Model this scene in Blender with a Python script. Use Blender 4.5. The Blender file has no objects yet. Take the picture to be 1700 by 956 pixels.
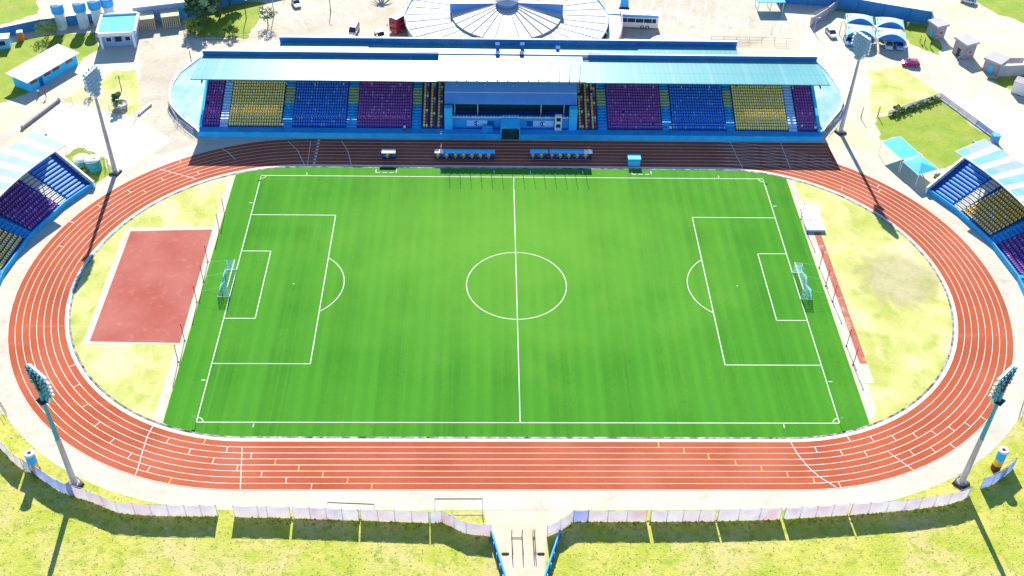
import bpy, bmesh, math, random
from mathutils import Vector, Matrix
random.seed(7)
R = math.radians
D = bpy.data
scene = bpy.context.scene
COL = scene.collection

# ------------------------------------------------------------------ camera (solved from the pitch markings)
F_, CY, TILT, YAW, ROLL = 1831.35, 438.142, 0.713605, 0.0319819, 0.0260922
CPOS = Vector((-5.72378, -150.191, 135.147))
_fw = Vector((math.sin(YAW)*math.cos(TILT), math.cos(YAW)*math.cos(TILT), -math.sin(TILT)))
_rt = Vector((math.cos(YAW), -math.sin(YAW), 0)); _up = _rt.cross(_fw)
_r2 = _rt*math.cos(ROLL)+_up*math.sin(ROLL); _u2 = -_rt*math.sin(ROLL)+_up*math.cos(ROLL)
def G(px, py, z=0.0):
    """where the sight line of a photo pixel meets height z (used to survey the ground plan)"""
    d = _fw*F_ + _r2*(px-850) + _u2*(CY-py)
    return CPOS + d*((z-CPOS.z)/d.z)
def g2(px, py, z=0.0):
    p = G(px, py, z); return (p.x, p.y)
cam = D.cameras.new("camera"); cam.sensor_width = 36; cam.lens = F_/1700*36
cam.shift_y = -(478-CY)/1700; cam.clip_start = 1; cam.clip_end = 6000
co = D.objects.new("camera", cam); COL.objects.link(co)
co.matrix_world = Matrix(((_r2.x, _u2.x, -_fw.x, CPOS.x), (_r2.y, _u2.y, -_fw.y, CPOS.y), (_r2.z, _u2.z, -_fw.z, CPOS.z), (0, 0, 0, 1)))
scene.camera = co

# ------------------------------------------------------------------ light
SUN_EL, SUN_AZ = R(35.0), R(-3.2)            # azimuth from +Y towards +X
w = D.worlds.new("World"); scene.world = w; w.use_nodes = True
nt = w.node_tree; bg = nt.nodes["Background"]
sky = nt.nodes.new("ShaderNodeTexSky"); sky.sky_type = 'NISHITA'; sky.sun_disc = False
sky.sun_elevation = SUN_EL; sky.sun_rotation = SUN_AZ
sky.ozone_density = 7.0; sky.air_density = 1.0; sky.dust_density = 0.0
nt.links.new(sky.outputs[0], bg.inputs[0]); bg.inputs[1].default_value = 0.12
sl = D.lights.new("sun", 'SUN'); sl.energy = 4.8; sl.angle = R(0.5); sl.color = (1.0, 0.93, 0.82)
so = D.objects.new("sun", sl); COL.objects.link(so); so.location = (0, 200, 200)
sd = Vector((math.sin(SUN_AZ)*math.cos(SUN_EL), math.cos(SUN_AZ)*math.cos(SUN_EL), math.sin(SUN_EL)))
so.rotation_euler = sd.to_track_quat('Z', 'Y').to_euler()
scene.view_settings.view_transform = 'Standard'; scene.view_settings.look = 'None'
scene.view_settings.exposure = 1.10; scene.view_settings.gamma = 1.0
scene.view_settings.use_curve_mapping = False

# ------------------------------------------------------------------ materials
def mat(name, c, c2=None, var=0.12, scale=0.6, rough=0.85, metal=0.0, spec=0.3, bump=0.0, bscale=None, detail=6.0,
        fine=None, stripe=None, trans=0.0, grime=None):
    m = D.materials.new(name); m.use_nodes = True; n = m.node_tree.nodes; l = m.node_tree.links
    b = n["Principled BSDF"]; b.inputs["Roughness"].default_value = rough; b.inputs["Metallic"].default_value = metal
    b.inputs["Specular IOR Level"].default_value = spec
    tc = n.new("ShaderNodeTexCoord"); vec = tc.outputs["Object"]
    if c2 is None: c2 = tuple(min(1, x*(1+var)) for x in c); c = tuple(x*(1-var) for x in c)
    nz = n.new("ShaderNodeTexNoise"); nz.inputs["Scale"].default_value = scale; nz.inputs["Detail"].default_value = detail
    l.new(vec, nz.inputs["Vector"])
    rp = n.new("ShaderNodeValToRGB"); rp.color_ramp.elements[0].position = 0.32; rp.color_ramp.elements[1].position = 0.68
    rp.color_ramp.elements[0].color = (*c, 1); rp.color_ramp.elements[1].color = (*c2, 1)
    l.new(nz.outputs["Fac"], rp.inputs[0]); out = rp.outputs[0]
    def mixin(fac, col, blend='MIX'):
        nonlocal out
        mx = n.new("ShaderNodeMix"); mx.data_type = 'RGBA'; mx.blend_type = blend
        if isinstance(fac, float): mx.inputs[0].default_value = fac
        else: l.new(fac, mx.inputs[0])
        l.new(out, mx.inputs[6])
        if isinstance(col, tuple): mx.inputs[7].default_value = (*col, 1)
        else: l.new(col, mx.inputs[7])
        out = mx.outputs[2]
    if fine:      # (scale, colour, threshold_low, threshold_high, amount[, stretch])
        for f in (fine if isinstance(fine, list) else [fine]):
            n2 = n.new("ShaderNodeTexNoise"); n2.inputs["Scale"].default_value = f[0]; n2.inputs["Detail"].default_value = 4
            if len(f) > 5:
                mp = n.new("ShaderNodeMapping"); mp.inputs["Scale"].default_value = f[5]; l.new(vec, mp.inputs["Vector"]); l.new(mp.outputs[0], n2.inputs["Vector"])
            else: l.new(vec, n2.inputs["Vector"])
            mr = n.new("ShaderNodeMapRange"); mr.inputs[1].default_value = f[2]; mr.inputs[2].default_value = f[3]
            mr.inputs[3].default_value = 0; mr.inputs[4].default_value = f[4]
            l.new(n2.outputs["Fac"], mr.inputs[0]); mixin(mr.outputs[0], f[1])
    if stripe:    # (axis, period, colour, amount, hardness)
        for s in (stripe if isinstance(stripe, list) else [stripe]):
            ax, per, sc_, am, hard = s
            sp = n.new("ShaderNodeSeparateXYZ"); l.new(vec, sp.inputs[0])
            ma = n.new("ShaderNodeMath"); ma.operation = 'MULTIPLY'; ma.inputs[1].default_value = 2*math.pi/per
            l.new(sp.outputs[ax], ma.inputs[0])
            si = n.new("ShaderNodeMath"); si.operation = 'SINE'; l.new(ma.outputs[0], si.inputs[0])
            mr = n.new("ShaderNodeMapRange"); mr.inputs[1].default_value = -1+hard; mr.inputs[2].default_value = 1-hard if hard < 1 else hard
            if hard >= 1: mr.inputs[1].default_value = hard-1.0; mr.inputs[2].default_value = 1.0
            mr.inputs[3].default_value = 0; mr.inputs[4].default_value = am
            l.new(si.outputs[0], mr.inputs[0]); mixin(mr.outputs[0], sc_)
    l.new(out, b.inputs["Base Color"])
    if bump:
        nb = n.new("ShaderNodeTexNoise"); nb.inputs["Scale"].default_value = bscale or scale*8; nb.inputs["Detail"].default_value = 5
        l.new(vec, nb.inputs["Vector"]); bp = n.new("ShaderNodeBump"); bp.inputs["Strength"].default_value = bump
        bp.inputs["Distance"].default_value = 0.15
        l.new(nb.outputs["Fac"], bp.inputs["Height"]); l.new(bp.outputs[0], b.inputs["Normal"])
    if trans:
        tl = n.new("ShaderNodeBsdfTranslucent"); l.new(out, tl.inputs[0])
        ms = n.new("ShaderNodeMixShader"); ms.inputs[0].default_value = trans
        l.new(b.outputs[0], ms.inputs[1]); l.new(tl.outputs[0], ms.inputs[2])
        l.new(ms.outputs[0], n["Material Output"].inputs[0])
    return m
M = {}
M['sand'] = mat('sandy_ground', (.49, .425, .305), (.60, .535, .41), scale=.045, fine=[(.25, (.44, .36, .24), .5, .75, .6), (2.5, (.42, .35, .25), .55, .8, .5), (.03, (.50, .52, .22), .56, .70, .55)], bump=.25, bscale=1.5)
M['concrete'] = mat('pale_concrete', (.45, .415, .33), (.54, .505, .41), scale=.12, fine=[(1.2, (.38, .34, .26), .5, .8, .5), (.35, (.34, .30, .23), .58, .75, .5), (3, (.30, .27, .2), .62, .76, .5)], bump=.1)
M['asphalt'] = mat('worn_bleached_paving', (.40, .36, .27), (.49, .445, .35), scale=.08, fine=[(1.0, (.30, .26, .2), .5, .8, .45), (.25, (.32, .28, .21), .55, .7, .5), (.12, (.52, .48, .39), .58, .7, .5)], bump=.1)
M['yard'] = mat('bright_concrete_yard', (.54, .49, .39), (.68, .63, .53), scale=.07, fine=(1.5, (.58, .53, .44), .5, .8, .4))
M['road'] = mat('dusty_road', (.42, .35, .29), (.52, .45, .38), scale=.15, fine=(1.5, (.36, .30, .25), .5, .8, .4))
M['track'] = mat('red_track_rubber', (.325, .072, .031), (.405, .100, .044), scale=.10, rough=.9, spec=.1, fine=[(1.6, (.27, .05, .02), .5, .8, .4), (.06, (.46, .15, .085), .52, .72, .55), (.35, (.24, .045, .022), .62, .78, .25), (.5, (.48, .17, .10), .62, .75, .4, (.08, 1, 1))])
M['runway'] = mat('worn_runway_rubber', (.34, .085, .06), (.40, .14, .10), scale=.4, rough=.9, spec=.1, fine=[(.5, (.48, .36, .28), .56, .68, .6), (2, (.46, .24, .18), .5, .7, .5)])
M['redzone'] = mat('faded_red_rubber', (.33, .085, .062), (.39, .135, .105), scale=.12, fine=[(.7, (.52, .20, .15), .55, .8, .5), (2.5, (.30, .05, .035), .55, .8, .35)], rough=.9, spec=.1)
M['line'] = mat('white_line_paint', (.60, .54, .45), (.74, .70, .63), scale=.7, rough=.8)
M['pitchline'] = mat('pitch_line_fibre', (.60, .66, .52), (.76, .78, .68), scale=1.2, rough=.9)
M['yline'] = mat('yellow_line_paint', (.75, .52, .10), var=.1, scale=1.5)
M['kerb'] = mat('pale_kerb', (.66, .56, .50), var=.1, scale=.6)
M['drain'] = mat('dark_drain_grate', (.03, .035, .03), (.42, .42, .36), scale=.9, detail=2)
M['turf'] = mat('artificial_turf', (.042, .192, .012), (.058, .238, .016), scale=.05, rough=.95, spec=.1,
                fine=[(.35, (.028, .150, .010), .46, .72, .6, (3.2, .05, 1)), (.9, (.075, .265, .026), .52, .74, .55, (2.6, .03, 1)), (.045, (.095, .275, .026), .50, .70, .6), (1.2, (.024, .13, .010), .55, .78, .5), (7, (.02, .12, .008), .5, .8, .5)],
                stripe=[(0, 9.4, (.062, .250, .018), .55, .55), (0, 2.35, (.030, .160, .011), .30, .3), (1, 16.5, (.060, .235, .018), .25, .6)], bump=.25, bscale=6)
tn = M['turf'].node_tree.nodes; tl_ = M['turf'].node_tree.links; tb_ = tn['Principled BSDF']     # middle and far half painted paler, for the grass sheen by view angle
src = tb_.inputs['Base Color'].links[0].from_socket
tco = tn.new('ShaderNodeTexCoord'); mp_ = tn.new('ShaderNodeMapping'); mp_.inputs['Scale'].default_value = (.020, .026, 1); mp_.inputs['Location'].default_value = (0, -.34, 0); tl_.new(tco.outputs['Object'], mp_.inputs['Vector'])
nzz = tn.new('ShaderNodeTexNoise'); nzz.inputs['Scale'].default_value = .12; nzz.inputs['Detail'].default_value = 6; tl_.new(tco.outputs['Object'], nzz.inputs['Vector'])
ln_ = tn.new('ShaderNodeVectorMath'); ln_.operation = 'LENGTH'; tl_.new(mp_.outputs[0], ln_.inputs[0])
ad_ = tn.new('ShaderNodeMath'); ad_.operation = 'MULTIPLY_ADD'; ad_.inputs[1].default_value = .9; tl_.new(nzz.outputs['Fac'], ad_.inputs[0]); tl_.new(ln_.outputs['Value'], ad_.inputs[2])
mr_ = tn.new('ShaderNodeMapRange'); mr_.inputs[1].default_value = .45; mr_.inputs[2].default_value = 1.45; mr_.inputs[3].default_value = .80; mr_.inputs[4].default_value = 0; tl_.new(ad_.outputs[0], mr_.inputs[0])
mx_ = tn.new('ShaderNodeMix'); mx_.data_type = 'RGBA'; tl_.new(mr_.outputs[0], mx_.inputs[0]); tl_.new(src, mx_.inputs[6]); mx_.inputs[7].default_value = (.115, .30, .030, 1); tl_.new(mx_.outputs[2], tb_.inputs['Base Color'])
M['infield'] = mat('dry_infield_grass', (.36, .39, .075), (.52, .50, .19), scale=.14, fine=[(.35, (.27, .35, .03), .52, .7, .75), (.22, (.62, .54, .29), .52, .70, .75, (1, .4, 1)), (.07, (.64, .57, .33), .52, .62, .6), (3, (.25, .26, .06), .52, .8, .5)], bump=.3, bscale=3)
M['grass'] = mat('rough_foreground_grass', (.32, .37, .03), (.48, .44, .10), scale=.22, fine=[(.11, (.48, .40, .17), .50, .68, .7), (1.3, (.20, .26, .018), .52, .72, .7), (4, (.17, .22, .03), .58, .75, .4), (.55, (.22, .29, .02), .55, .66, .7), (.8, (.52, .44, .26), .64, .72, .7), (2.4, (.54, .50, .22), .60, .75, .5)], bump=.6, bscale=4)
M['green'] = mat('lush_grass', (.17, .27, .012), (.28, .33, .03), scale=.2, fine=[(1.2, (.12, .20, .012), .5, .75, .6), (.15, (.38, .34, .12), .55, .75, .5)], bump=.5, bscale=3)
M['dirt'] = mat('worn_dirt', (.56, .50, .30), (.46, .43, .19), scale=.5, fine=(1.8, (.30, .24, .12), .55, .75, .7, (.5, 2, 1)))
M['roof'] = mat('turquoise_roof_sheet', (.085, .275, .29), (.12, .325, .335), scale=.05, rough=.30, spec=.16, metal=.0, fine=[(.25, (.15, .36, .38), .5, .75, .5, (.5, .12, 1)), (.7, (.20, .24, .22), .58, .76, .55, (1, .10, 1)), (2.2, (.07, .17, .19), .60, .78, .4)], stripe=[(0, 8.1, (.19, .37, .40), .5, 1.9), (0, 1.05, (.05, .20, .24), .35, 1.75), (1, 5.2, (.06, .21, .25), .5, 1.96)])
M['roofband'] = mat('blue_fascia_and_shade', (.02, .17, .42), var=.15, scale=.3)
M['white'] = mat('white_paint', (.76, .75, .72), var=.05, scale=.8, rough=.6)
M['bluedeck'] = mat('blue_painted_concrete', (.02, .31, .62), (.03, .39, .74), scale=.4, fine=(1.5, (.02, .18, .48), .5, .8, .5), rough=.7)
M['bluewall'] = mat('light_blue_paint', (.03, .47, .80), (.05, .56, .88), scale=.5, rough=.7)
M['darkblue'] = mat('dark_blue_paint', (.02, .09, .33), var=.15, scale=.5)
M['canopy'] = mat('royal_blue_canopy', (.12, .31, .68), var=.05, scale=.4, rough=.5)
M['wing'] = mat('mottled_pale_blue_paint', (.13, .32, .48), (.34, .46, .54), scale=.18, fine=[(.45, (.07, .32, .52), .5, .7, .7)], rough=.7)
M['cream'] = mat('cream_paint', (.62, .52, .32), var=.08, scale=.7)
M['yellowpad'] = mat('faded_yellow_green_paint', (.42, .50, .22), var=.12, scale=.9)
M['purple'] = mat('purple_seat_plastic', (.30, .08, .33), var=.12, scale=3, rough=.4, spec=.5)
M['yellow'] = mat('yellow_seat_plastic', (.92, .62, .05), var=.08, scale=3, rough=.4, spec=.5)
M['cy'] = mat('cream_yellow_seat_plastic', (.92, .70, .17), var=.08, scale=3, rough=.4, spec=.5)
M['blue'] = mat('blue_seat_plastic', (.03, .21, .66), var=.12, scale=3, rough=.4, spec=.5)
M['maroon'] = mat('maroon_seat_plastic', (.30, .04, .07), var=.1, scale=3, rough=.4, spec=.5)
M['pale'] = mat('pale_blue_plastic', (.45, .62, .80), var=.1, scale=3, rough=.4)
M['steel'] = mat('galvanised_steel', (.42, .42, .50), var=.1, scale=.8, rough=.42, metal=.35, spec=.5)
M['teal'] = mat('teal_paint_and_sky_tint', (.06, .34, .46), var=.12, scale=.8, rough=.4, metal=.2)
M['silver'] = mat('silver_lamp_housing', (.60, .64, .66), var=.08, scale=2, rough=.35, metal=.4)
M['lens'] = mat('lamp_glass', (.16, .42, .55), var=.15, scale=3, rough=.12, spec=.8)
M['black'] = mat('black_rubber', (.015, .015, .018), var=.2, scale=2)
M['dark'] = mat('dark_metal', (.04, .035, .035), var=.2, scale=2, rough=.5)
M['glass'] = mat('dark_window_glass', (.02, .035, .06), var=.2, scale=1, rough=.08, spec=.8)
M['tunnel'] = mat('dark_green_tunnel', (.01, .05, .05), var=.2, scale=.8)
M['red'] = mat('red_paint', (.62, .02, .035), var=.08, scale=1, rough=.35, spec=.5)
M['magenta'] = mat('magenta_car_paint', (.55, .01, .16), var=.06, scale=1, rough=.25, spec=.6)
M['carwhite'] = mat('white_car_paint', (.78, .78, .76), var=.03, scale=1, rough=.25, spec=.6)
M['carblue'] = mat('pale_blue_car_paint', (.20, .50, .72), var=.05, scale=1, rough=.25, spec=.6)
M['orange'] = mat('orange_plastic', (.80, .22, .02), var=.08, scale=1, rough=.5)
M['grey'] = mat('grey_render', (.40, .38, .40), var=.1, scale=.5)
M['greyblue'] = mat('blue_grey_render', (.30, .42, .60), var=.12, scale=.3)
M['stone'] = mat('mauve_grey_brick', (.36, .31, .33), var=.15, scale=.9, fine=(3, (.28, .23, .25), .5, .7, .5))
M['wallblue'] = mat('blue_perimeter_wall_paint', (.035, .20, .46), (.05, .26, .54), scale=.15, stripe=(0, 6.0, (.02, .12, .34), .5, 1.93))
M['banner'] = mat('pinkish_white_shade_cloth', (.80, .62, .68), (.88, .80, .82), scale=.35, fine=[(.22, (.78, .46, .52), .54, .70, .6), (.3, (.56, .52, .74), .58, .74, .5)], rough=.8, trans=.22)
M['bannerblue'] = mat('blue_shade_cloth', (.16, .32, .66), (.42, .36, .66), scale=.5, rough=.8, trans=.35)
M['barrier'] = mat('bright_blue_barrier_paint', (.03, .34, .74), var=.1, scale=.6, rough=.35, spec=.5)
M['net'] = mat('pale_cyan_netting', (.40, .78, .80), var=.05, scale=2)
M['tarp'] = mat('white_tarpaulin', (.84, .84, .83), var=.02, scale=.5, rough=.5, bump=.15, bscale=1.2)
M['tealtank'] = mat('teal_tank_plastic', (.04, .30, .34), var=.1, scale=.8, rough=.45)
M['tanktop'] = mat('dusty_tank_lid', (.60, .66, .60), var=.08, scale=.8)
M['tankblue'] = mat('bright_blue_tank', (.05, .42, .80), var=.06, scale=.8, rough=.5)
M['brown'] = mat('red_brown_paint', (.25, .06, .04), var=.1, scale=1)
M['bark'] = mat('tree_bark', (.16, .11, .07), var=.2, scale=2)
M['leafd'] = mat('dark_leaves', (.035, .10, .035), (.06, .15, .05), scale=.5, rough=.6)
M['leafl'] = mat('pale_leaves', (.22, .30, .11), (.36, .42, .20), scale=.7, rough=.6)
M['leafy'] = mat('yellow_green_leaves', (.22, .30, .03), (.34, .40, .06), scale=.7, rough=.6)
M['skin'] = mat('skin', (.16, .08, .05), var=.1, scale=5)
M['hair'] = mat('hair', (.01, .01, .01), var=.1, scale=5)
M['navy'] = mat('navy_cloth', (.03, .04, .10), var=.1, scale=5)
M['tent'] = mat('azure_shade_cloth', (.05, .40, .70), (.07, .47, .78), scale=.3, rough=.7)
M['port'] = mat('pale_blue_shade_cloth', (.20, .46, .62), (.52, .62, .66), scale=.16, rough=.75)
M['portd'] = mat('deep_blue_shade_cloth', (.03, .20, .55), var=.1, scale=.4)
M['sheetb'] = mat('pale_blue_roof_sheet', (.25, .35, .43), (.31, .41, .49), scale=.3, rough=.4, fine=(.9, (.36, .40, .44), .5, .75, .5), spec=.5)
M['sheetw'] = mat('chalky_roof_sheet', (.42, .39, .39), (.52, .49, .50), scale=.4, rough=.5, fine=(1.2, (.50, .44, .46), .5, .75, .6))
M['sheett'] = mat('turquoise_skylight_sheet', (.15, .37, .47), (.22, .44, .54), scale=.3, rough=.35)
M['dome'] = mat('pale_metal_roof', (.40, .42, .43), (.52, .54, .54), scale=.08, rough=.42, spec=.5, fine=(.4, (.50, .55, .58), .5, .75, .5))
M['deckw'] = mat('white_roof_deck', (.22, .31, .36), (.38, .45, .48), scale=.06, rough=.6, fine=(.5, (.48, .58, .64), .5, .75, .5))

# ------------------------------------------------------------------ mesh builder
class MB:
    def __init__(s): s.v, s.f, s.mi, s.sm = [], [], [], []
    def add(s, vs, fs, mi=0, smooth=False):
        o = len(s.v); s.v += [tuple(p) for p in vs]
        for f in fs: s.f.append([o+i for i in f]); s.mi.append(mi); s.sm.append(smooth)
        return s
    def box(s, c, d, rz=0, mi=0, taper=1.0, rx=0, ry=0):
        """box centred on c (x,y,z) with size d; taper scales the top"""
        hx, hy, hz = d[0]/2, d[1]/2, d[2]/2
        mm = Matrix.Rotation(rz, 3, 'Z') @ Matrix.Rotation(ry, 3, 'Y') @ Matrix.Rotation(rx, 3, 'X')
        vs = []
        for z, t in ((-hz, 1), (hz, taper)):
            for x, y in ((-hx, -hy), (hx, -hy), (hx, hy), (-hx, hy)): vs.append(Vector(c)+mm @ Vector((x*t, y*t, z)))
        return s.add(vs, [(3, 2, 1, 0), (4, 5, 6, 7), (0, 1, 5, 4), (1, 2, 6, 5), (2, 3, 7, 6), (3, 0, 4, 7)], mi)
    def prism(s, poly, z0, z1, mi=0, mi_top=None):
        n = len(poly)
        a = sum(poly[i][0]*poly[(i+1) % n][1]-poly[(i+1) % n][0]*poly[i][1] for i in range(n))
        if a < 0: poly = poly[::-1]
        vs = [(x, y, z0) for x, y in poly]+[(x, y, z1) for x, y in poly]
        s.add(vs, [tuple(range(n-1, -1, -1))]+[(i, (i+1) % n, n+(i+1) % n, n+i) for i in range(n)], mi)
        return s.add(vs[n:], [tuple(range(n))], mi if mi_top is None else mi_top)
    def poly(s, pts, mi=0):
        return s.add(pts, [tuple(range(len(pts)))], mi)
    def tube(s, a, b, r0, r1=None, n=8, mi=0, cap=True, smooth=True):
        a, b = Vector(a), Vector(b); r1 = r0 if r1 is None else r1
        d = (b-a).normalized(); u = d.orthogonal().normalized(); w_ = d.cross(u)
        vs = [a+(u*math.cos(2*math.pi*i/n)+w_*math.sin(2*math.pi*i/n))*r0 for i in range(n)]
        vs += [b+(u*math.cos(2*math.pi*i/n)+w_*math.sin(2*math.pi*i/n))*r1 for i in range(n)]
        s.add(vs, [(i, (i+1) % n, n+(i+1) % n, n+i) for i in range(n)], mi, smooth)
        if cap: s.add(vs, [tuple(range(n-1, -1, -1)), tuple(range(n, 2*n))], mi)
        return s
    def ring(s, c, prof, n=24, mi=0, smooth=True, a0=0, a1=2*math.pi):
        """lathe profile [(r,z),...] about vertical axis through c"""
        full = abs(a1-a0-2*math.pi) < 1e-6; k = n if full else n+1
        vs = []
        for r, z in prof:
            for i in range(k):
                a = a0+(a1-a0)*i/n; vs.append((c[0]+r*math.cos(a), c[1]+r*math.sin(a), c[2]+z))
        fs = []
        for j in range(len(prof)-1):
            for i in range(n):
                i2 = (i+1) % k; fs.append((j*k+i, j*k+i2, (j+1)*k+i2, (j+1)*k+i))
        return s.add(vs, fs, mi, smooth)
    def build(s, name, mats, parent=None, origin=None):
        if not isinstance(mats, (list, tuple)): mats = [mats]
        org = Vector(origin) if origin is not None else (world_loc(parent) if parent is not None else Vector((0, 0, 0)))
        me = D.meshes.new(name)
        me.from_pydata([tuple(Vector(p)-org) for p in s.v], [], s.f)
        for m in mats: me.materials.append(m)
        me.polygons.foreach_set('material_index', s.mi); me.polygons.foreach_set('use_smooth', s.sm)
        me.update()
        o = D.objects.new(name, me); COL.objects.link(o)
        if parent is not None: o.parent = parent
        elif origin is not None: o.location = org
        return o
def world_loc(o):
    p = Vector((0, 0, 0))
    while o is not None: p = p+o.location; o = o.parent
    return p
def tag(o, label=None, cat=None, group=None, kind=None):
    if label: o['label'] = label
    if cat: o['category'] = cat
    if group: o['group'] = group
    if kind: o['kind'] = kind
    return o
def thing(name, loc, label, cat, group=None):
    o = D.objects.new(name, None); COL.objects.link(o); o.location = loc; o.empty_display_size = .5
    return tag(o, label, cat, group)
def struct(name, mb, m): return tag(mb.build(name, m), kind='structure')
KIDS = {}
def copy_tree(o, parent=None):
    c = o.copy(); COL.objects.link(c)
    if parent is not None: c.parent = parent; c.matrix_parent_inverse = o.matrix_parent_inverse.copy()
    for ch in list(o.children): copy_tree(ch, c)
    return c
def dup(o, loc, rz=0, label=None):
    c = copy_tree(o); c.location = loc; c.rotation_euler = (0, 0, rz)
    if label: c['label'] = label
    return c
def rect(cx, cy, lx, ly, rz=0):
    c, s_ = math.cos(rz), math.sin(rz)
    return [(cx+x*c-y*s_, cy+x*s_+y*c) for x, y in ((-lx/2, -ly/2), (lx/2, -ly/2), (lx/2, ly/2), (-lx/2, ly/2))]

# ------------------------------------------------------------------ the setting: ground, track, pitch
C0, CR_, CL_, RI, LW = 42.2, 42.8, 43.4, 37.0, 1.175
def oval(r, n=48):
    p = []
    for i in range(n+1): a = -math.pi/2+math.pi*i/n; p.append((CR_+r*math.cos(a), r*math.sin(a)))
    for i in range(n+1): a = math.pi/2+math.pi*i/n; p.append((-CL_+r*math.cos(a), r*math.sin(a)))
    return p
def band(mb, r0, r1, z, mi=0, n=48):
    a, b = oval(r0, n), oval(r1, n); k = len(a)
    mb.add([(x, y, z) for x, y in a]+[(x, y, z) for x, y in b], [(i, k+i, k+(i+1) % k, (i+1) % k) for i in range(k)], mi)
def seg(mb, a, b, wd, z, mi=0):
    a, b = Vector((a[0], a[1], 0)), Vector((b[0], b[1], 0)); d = (b-a).normalized(); n_ = Vector((-d.y, d.x, 0))*wd/2
    up = Vector((0, 0, z)); mb.add([a-n_+up, b-n_+up, b+n_+up, a+n_+up], [(0, 1, 2, 3)], mi)
def flat(name, pts, z, m): return struct(name, MB().poly([(x, y, z) for x, y in pts]), m)
g = MB(); g.poly([(-1800, -1500, -.02), (1800, -1500, -.02), (1800, 2500, -.02), (-1800, 2500, -.02)]); struct('ground', g, M['sand'])
a = MB(); band(a, RI-1.2, 50.1, .0); struct('concrete_apron', a, M['concrete'])
t = MB(); band(t, RI-.05, RI+8*LW+.08, .02); t.poly([(C0, RI+.3, .02), (68.6, RI+.3, .02), (68.0, RI+8*LW, .02), (C0, RI+8*LW, .02)][::1])
t.v[-4:] = [(x, y, .024) for x, y, z in t.v[-4:]]
struct('running_track', t, M['track'])
ln = MB()
for k in range(9):
    r = RI+k*LW; band(ln, r-.05 if k else r-.09, r+.05, .032)
for k in range(1, 9):
    y = RI+k*LW; seg(ln, (C0, y), (67.6, y), .11, .036)
def lane_of(p):
    s_ = 1 if p.x > 0 else -1
    cc = CR_ if s_ > 0 else CL_
    if abs(p.x) <= cc: return 0, abs(p.y)-RI, (p.x, 0), (0, 1 if p.y > 0 else -1)
    dx, dy = p.x-s_*cc, p.y; r = math.hypot(dx, dy); return 1, r-RI, (s_*cc, 0), (dx/r, dy/r)
def tick(px, py, mi=0):
    p = G(px, py); _, d, c, u = lane_of(p); k = int(min(7, max(0, d//LW)))
    a_, b_ = RI+k*LW, RI+(k+1)*LW
    seg(ln, (c[0]+u[0]*a_, c[1]+u[1]*a_), (c[0]+u[0]*b_, c[1]+u[1]*b_), .12, .04, mi)
for q in [(120.5, 607), (128.5, 640), (142, 673), (162, 704), (186, 732), (215, 757), (246, 780), (279.5, 730), (315, 749), (354, 765), (394, 777),
          (377, 746), (417, 757), (434, 788), (475, 798), (517, 809), (1394, 805), (1408, 727), (1354, 745), (1396, 750), (1447, 728), (1484, 727),
          (1519, 723), (1551, 719), (1437, 753), (1513, 751), (1549, 747), (1582, 741), (215, 318), (242, 319), (271, 299), (166, 342), (120, 369),
          (101, 409), (329, 287), (300, 268), (1396, 315), (1457, 310), (1458, 318), (1667, 628), (1610, 707), (1578, 711), (1632, 694)]: tick(*q)
for q in [(282, 799), (340, 732), (457, 767), (496, 777), (536, 788), (577, 798), (617, 809), (1093, 737), (1135, 746), (1176, 756), (1221, 767),
          (1264, 777), (1307, 787), (1351, 797)]: tick(*q, mi=1)
for pl in [[(1313, 735), (1324, 754), (1343, 777), (1362, 793), (1388, 809)], [(254, 707), (245, 724), (236, 752), (229, 778), (224, 791)], [(402, 742), (399, 812)],
           [(1474, 750), (1518, 782)], [(478, 234), (494, 250), (507, 277)], [(516, 234), (510, 277)], [(567, 234), (578, 252), (584, 277)],
           [(368, 246), (380, 254), (391, 265)], [(265, 281), (325, 297)], [(1212, 236), (1233, 280)], [(1296, 238), (1312, 280)]]:
    for q0, q1 in zip(pl, pl[1:]): seg(ln, g2(*q0), g2(*q1), .13, .046)
for k in range(8):
    y = RI+(k+.5)*LW; x = -41.4
    seg(ln, (x-.25, y), (x+.25, y), .55, .046)
struct('lane_markings', ln, [M['line'], M['yline']])
kb = MB(); band(kb, RI-.55, RI-.12, .05); struct('track_kerb', kb, M['kerb'])
dr = MB(); band(dr, RI-.95, RI-.6, .052, n=60); struct('drain_channel', dr, M['drain'])
inn = MB(); inn.poly([(x, y, .012) for x, y in oval(RI-.9)]); struct('infield_grass', inn, M['infield'])
# turf carpet clipped to the oval
tf = [p for p in oval(RI-1.0, 96) if abs(p[0]) < 56.4]
def circ_y(x): return math.sqrt(max(0, (RI-1.0)**2-(abs(x)-43.0)**2))
tpoly = [(56.5, -circ_y(56.5))]+[p for p in tf if p[0] > 0 and p[1] > 0 or (p[0] > 0 and p[1] < 0)]
right = sorted([p for p in tf if p[0] > 0], key=lambda p: p[1]); left = sorted([p for p in tf if p[0] < 0], key=lambda p: -p[1])
rb = sorted([p for p in right if p[1] < 0], key=lambda p: p[0]); rtp = sorted([p for p in right if p[1] > 0], key=lambda p: -p[0])
lt = sorted([p for p in left if p[1] > 0], key=lambda p: -p[0]); lb = sorted([p for p in left if p[1] < 0], key=lambda p: p[0])
tpoly = rb+[(56.5, -circ_y(56.5)), (56.5, circ_y(56.5))]+rtp+lt+[(-56.9, circ_y(56.9)), (-56.9, -circ_y(56.9))]+lb
tpoly = [(x, y) for x, y in tpoly]
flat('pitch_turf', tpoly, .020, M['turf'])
L2, W2, z = 51.64, 33.10, .030
pl = MB(); LWD = .14
def pseg(a_, b_): seg(pl, a_, b_, LWD, z)
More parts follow.
